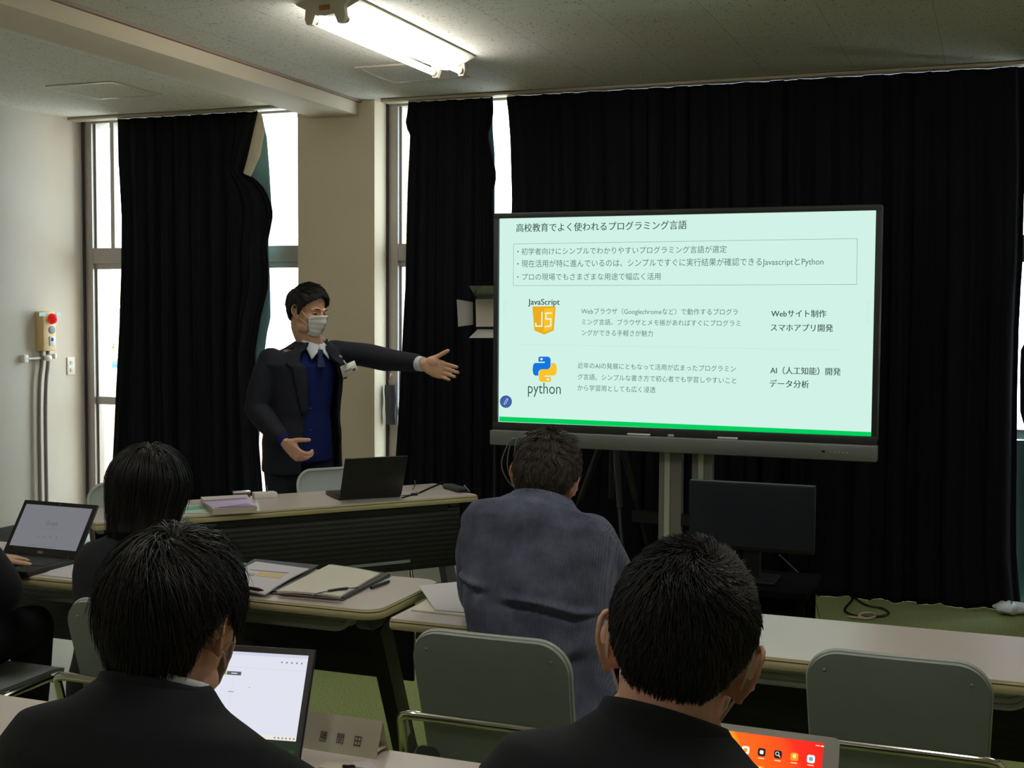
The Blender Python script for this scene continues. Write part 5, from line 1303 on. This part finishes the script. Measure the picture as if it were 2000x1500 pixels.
# name card
c0, c1, c2_ = onz(737, 1482, .70), onz(763, 1466, .70), onz(612, 1457, .70)
cw_ = .235; t = thing('name_card', 'folded cream name card standing right of the open laptop', 'name card', (c0.x - cw_ / 2, (c0.y + c1.y) / 2, .70), R(-1))
cardm = mat('card_cream', S(206, 202, 182), .6, noise=.03); dpt = (c1.y - c0.y) / 2 + .002; hh = .066
MB().add([(-cw_ / 2, -dpt, 0), (cw_ / 2, -dpt, 0), (cw_ / 2, 0, hh), (-cw_ / 2, 0, hh), (-cw_ / 2, dpt, 0), (cw_ / 2, dpt, 0), (-cw_ / 2, -dpt + .0008, 0), (cw_ / 2, -dpt + .0008, 0), (cw_ / 2, 0, hh - .001), (-cw_ / 2, 0, hh - .001), (-cw_ / 2, dpt - .0008, 0), (cw_ / 2, dpt - .0008, 0)],
    [(0, 1, 2, 3), (3, 2, 5, 4), (7, 6, 9, 8), (8, 9, 10, 11), (0, 6, 7, 1), (4, 5, 11, 10), (1, 7, 8, 2), (2, 8, 11, 5), (0, 3, 9, 6), (3, 4, 10, 9)]).build('card', cardm, t, sharp=20)
MB().box((0, 0, .010), (cw_ - .006, dpt * 1.4, .001)).build('card_base', cardm, t)
inkm = mat('black_ink', S(24, 22, 22), .7)
for ch, px, py in (('勝', 624, 1445), ('間', 657, 1449), ('田', 691, 1454)):
    vs_, fs_ = text_mesh(ch, .021, 0); q = onz(px, py, .70)
    # position along the slanted front face
    d = ray(px, py); O = V(CO); nrm = V((0, -hh, dpt)); p0 = V((0, c0.y, .70)); s_ = (p0 - O).dot(nrm) / V(d).dot(nrm); P_ = O + V(d) * s_
    lx, lz = P_.x - t.location.x, (P_.z - .70) / hh
    fx = lambda v: (lx + v.x * .85, -dpt + dpt * (lz + v.y / hh) - .0009, (lz + v.y / hh) * hh)
    MB().add([fx(v) for v in vs_], fs_).build('name_character', inkm, t, sharp=None, fix=False)
# ---- papers
paperm = mat('white_paper', S(222, 216, 220), .75); creamp = mat('cream_paper', S(226, 220, 202), .75); blackleather = mat('black_leatherette', S(40, 38, 40), .45, bump=.2, bscale=300); rededge = mat('dark_red_cover', S(74, 40, 40), .6)
def slab(name, px, z, th, m_, label=None, cat=None, parent=None, group=None, lift=None):
    q = [onz(x, y, z) for x, y in px]
    def fn(a, b):
        p = q[0].lerp(q[1], a).lerp(q[3].lerp(q[2], a), b); return (p.x, p.y, z + (lift(a, b) if lift else 0))
    c = sum(q, V((0, 0, 0))) / 4
    if parent is None:
        o = MB().sheet(lambda a, b: tuple(V(fn(a, b)) - V((c.x, c.y, z))), 10, 10, th).build(name, m_, None, sharp=30, loc=(c.x, c.y, z))
        if label: tag(o, label, cat, group)
        return o
    L_ = parent.matrix_world if False else Matrix.Translation(parent.location)
    return MB().sheet(lambda a, b: tuple(V(fn(a, b)) - V(parent.location)), 10, 10, th).build(name, m_, parent, sharp=30)
fo = slab('folder', [(420, 1140), (552, 1150), (624, 1108), (497, 1096)], .7005, .008, blackleather, 'black clipboard folder under the printed sheets on the second row table', 'folder')
ps = slab('paper_stack', [(424, 1145), (517, 1163), (604, 1113), (500, 1099)], .710, .004, paperm, 'printed white sheets with an orange block on the black folder', 'papers', lift=lambda a, b: .004 * math.sin(3.1 * b))
slab('print_line', [(487, 1113), (563, 1119.5), (564, 1118.5), (489, 1112)], .7185, .0003, mat('print_purple', S(150, 140, 176), .7), parent=ps, lift=lambda a, b: 0); slab('print_block', [(500, 1124.5), (548, 1130), (557, 1121.5), (506, 1116.5)], .7185, .0003, mat('print_orange', S(226, 196, 142), .7), parent=ps); slab('print_block', [(483, 1123.5), (496, 1125), (500, 1120.5), (487, 1119)], .7185, .0003, mat('print_grey', S(176, 172, 176), .7), parent=ps)
a, b = onz(470, 1146, .724), onz(514, 1153, .724)
pn = thing('pen', 'dark red pen lying on the printed sheets', 'pen', (a.x, a.y, .724)); MB().tube([(0, 0, 0), tuple((b - a) * .8)], .0058, 10).build('barrel', mat('pen_maroon', S(52, 28, 32), .3), pn); MB().tube([tuple((b - a) * .8), tuple(b - a)], [.0055, .002], 10).build('tip', blackm, pn)
nb = slab('notebook', [(529, 1160), (671, 1173), (762, 1126), (648, 1107)], .7005, .010, blackleather, 'open black covered notebook with cream pages on the second row table', 'notebook')
slab('page_block', [(541, 1157.5), (664, 1168), (742, 1123), (643, 1106)], .711, .006, creamp, parent=nb, lift=lambda a, b: .003 * math.sin(3.1 * a)); slab('cover_edge', [(532, 1161), (670, 1173.5), (671, 1171.5), (533, 1159.5)], .7105, .004, rededge, parent=nb)
q = [onz(x, y, .7225) for x, y in ((607, 1165.5), (620, 1159), (642, 1154), (660, 1151), (678, 1149), (700, 1148))]
MB().tube(spline([V(p) - nb.location for p in q], 4), .0016, 6).build('elastic_band', MATS['pen_maroon'], nb); MB().tube(spline([V(p) - nb.location for p in q[2:5]], 4), .0042, 8, round_caps=True).build('pen_loop', blackleather, nb)
a, b = onz(752, 1135, .707), onz(718, 1147, .707); pn = thing('pen', 'black pen lying along the right side of the notebook', 'pen', (a.x + .012, a.y, .7065)); MB().tube([(0, 0, 0), tuple(b - a)], .005, 10).build('barrel', blackm, pn); MB().tube([(0, 0, 0), tuple((a - b) * .12)], [.005, .002], 10).build('tip', silver, pn)
slab('paper_stack', [(80, 1124), (166, 1133), (190, 1104), (140, 1096)], .7005, .003, paperm, 'printed sheets between the grey screened laptop and the woman', 'papers', lift=None)
ps2 = slab('paper_stack', [(803, 1193), (930, 1207), (960, 1176), (842, 1167)], .7005, .004, creamp, 'cream sheets lying left of the blazer man on his table', 'papers')
slab('paper_sheet', [(850, 1192), (935, 1199), (960, 1130), (818, 1152)], .7055, .0006, paperm, 'white sheet with a lifted corner over the cream sheets', 'paper', lift=lambda a, b: .012 * b * (1 - a) + .0005)
slab('paper_sheet', [(1125, 1246), (1172, 1251), (1180, 1232), (1135, 1226)], .7005, .002, paperm, 'small white sheet under the blazer man right forearm', 'paper')
bk = slab('booklet', [(622, 1502), (672, 1508), (682, 1496), (640, 1490)], .7005, .004, creamp, 'cream booklet below the name card at the bottom edge', 'booklet'); slab('booklet', [(690, 1500), (740, 1506), (722, 1489), (688, 1492)], .7005, .003, paperm, 'white leaflet right of the cream booklet at the bottom edge', 'leaflet')
q = [onz(x, y, .706) for x, y in ((672, 1497), (680, 1498), (690, 1497.5))]; tag(MB().tube(q, .004, 8, round_caps=True).build('pen', blackm), 'black pen cap between the booklet and the leaflet', 'pen')
# ---- on the presenter table
purp = mat('book_purple', S(150, 92, 160), .4); lil = mat('book_lilac', S(206, 186, 214), .4); pgm = mat('page_edges', S(212, 202, 190), .8, noise=.06, nscale=300)
bt = slab('book', [(415.5, 1006), (502, 1001), (482, 977), (392, 982)], .7005, .026, pgm, 'thick purple covered book on the presenter table', 'book')
for z_, nm in ((.7265, 'front_cover'),):
    slab(nm, [(415, 992), (500, 988), (481, 971), (391.5, 978)], z_, .0015, lil, parent=bt)
slab('cover_band', [(418, 992), (498, 988), (482, 983), (432, 990)], .7283, .0004, purp, parent=bt); slab('cover_band', [(395, 979.5), (484, 974.5), (481, 971.5), (391.5, 978)], .7283, .0004, purp, parent=bt)
gt = slab('booklet', [(352, 1004), (410, 1003), (394, 987), (345, 990)], .7005, .003, mat('paper_pale_green', S(190, 208, 190), .7), 'pale green booklet left of the purple book', 'booklet'); slab('cover_band', [(362, 997), (398, 994), (392, 988), (366, 990)], .7038, .0004, mat('print_green', S(92, 180, 138), .6), parent=gt)
a = onz(472, 973, .70); t = thing('glasses_case', 'small silver and brown case behind the purple book', 'case', (a.x, a.y, .70), rz3)
MB().box((0, 0, .013), (.075, .04, .024), bev=.008).build('case_body', mat('case_brown', S(106, 62, 48), .4), t); MB().box((0, 0, .0285), (.078, .04, .009), bev=.004).build('case_lid', mat('case_silver', S(206, 208, 214), .25, metal=.5), t)
a = onz(517, 972, .70); t = thing('receiver_box', 'small white box with a thin aerial on the presenter table', 'box', (a.x, a.y, .70), rz3)
MB().box((0, 0, .013), (.105, .06, .026), bev=.005).build('box_body', whitep, t); MB().tube([(-.01, .01, .026), (-.008, .01, .055)], .0022, 8).build('aerial', MATS['cable_grey'], t)
a, b = onz(873, 953, .70), onz(905, 962, .70); t = thing('charger_pouch', 'flat dark pouch near the right end of the presenter table', 'pouch', ((a.x + b.x) / 2, (a.y + b.y) / 2, .7), math.atan2((b - a).y, (b - a).x))
MB().box((0, 0, .012), ((b - a).length, .055, .022), bev=.010, seg=3).build('pouch_body', mat('pouch_grey', S(52, 58, 60), .6), t); MB().box(((b - a).length * .5, 0, .01), (.012, .04, .014), bev=.003).build('zip_end', blackm, t)
a = onz(913, 962, .70); t = thing('key_ring', 'small keys beside the dark pouch on the presenter table', 'keys', (a.x, a.y, .70)); MB().box((0, 0, .004), (.03, .016, .007), bev=.002).build('key_fob', blackm, t); MB().tube([(.01, 0, .006), (-.012, .012, .02), (-.026, .022, .03)], .003, 6).build('key', silver, t)
def tcab(px, r, m_, lb, z=.703): tag(MB().tube(spline([onz(x, y, z if len(p) < 3 else p[2]) for p in px for x, y in (p[:2],)], 6), r, 6).build('cable', m_), lb, 'cable')
tcab([(786, 972), (800, 968), (818, 963), (838, 954), (857, 946), (868, 941)], .0045, blackm, 'black cable running from the presenter laptop to the back of the table')
tcab([(806, 956), (809, 950), (811, 945), (810, 939, .725)], .003, MATS['cable_grey'], 'short grey cable end sticking up behind the black dongle')
t_ = onz(809, 968, .70); t = thing('dongle', 'small black dongle on its cable right of the presenter laptop', 'dongle', (t_.x, t_.y, .70), rz3); MB().box((0, 0, .006), (.032, .014, .011), bev=.003).build('dongle_body', blackm, t); MB().tube(spline([(.016, 0, .005), (.05, .0, .004), (.07, .004, .005)], 5), .002, 6).build('dongle_lead', blackm, t); MB().tube(spline([(-.016, 0, .005), (-.03, -.02, .01), (-.03, -.05, .012), (-.01, -.06, .005)], 5), .0016, 6).build('thin_lead', silver, t)
# ------------------------------------------------------------------ light and colour
w = bpy.data.worlds.new('sky'); sc.world = w; w.use_nodes = True
bg = w.node_tree.nodes['Background']; bg.inputs['Color'].default_value = (.78, .89, 1.0, 1); bg.inputs['Strength'].default_value = 9.0
vs = sc.view_settings
sc.display_settings.display_device = 'sRGB'
vs.view_transform = 'Standard'; vs.look = 'None'; vs.exposure = 0.16; vs.gamma = 1.0
vs.use_curve_mapping = False
sc.cycles.use_denoising = True
sc.cycles.max_bounces = 8; sc.cycles.diffuse_bounces = 4; sc.cycles.glossy_bounces = 4; sc.cycles.transparent_max_bounces = 12
sc.cycles.sample_clamp_indirect = 6.0
sc.cycles.caustics_reflective = False; sc.cycles.caustics_refractive = False
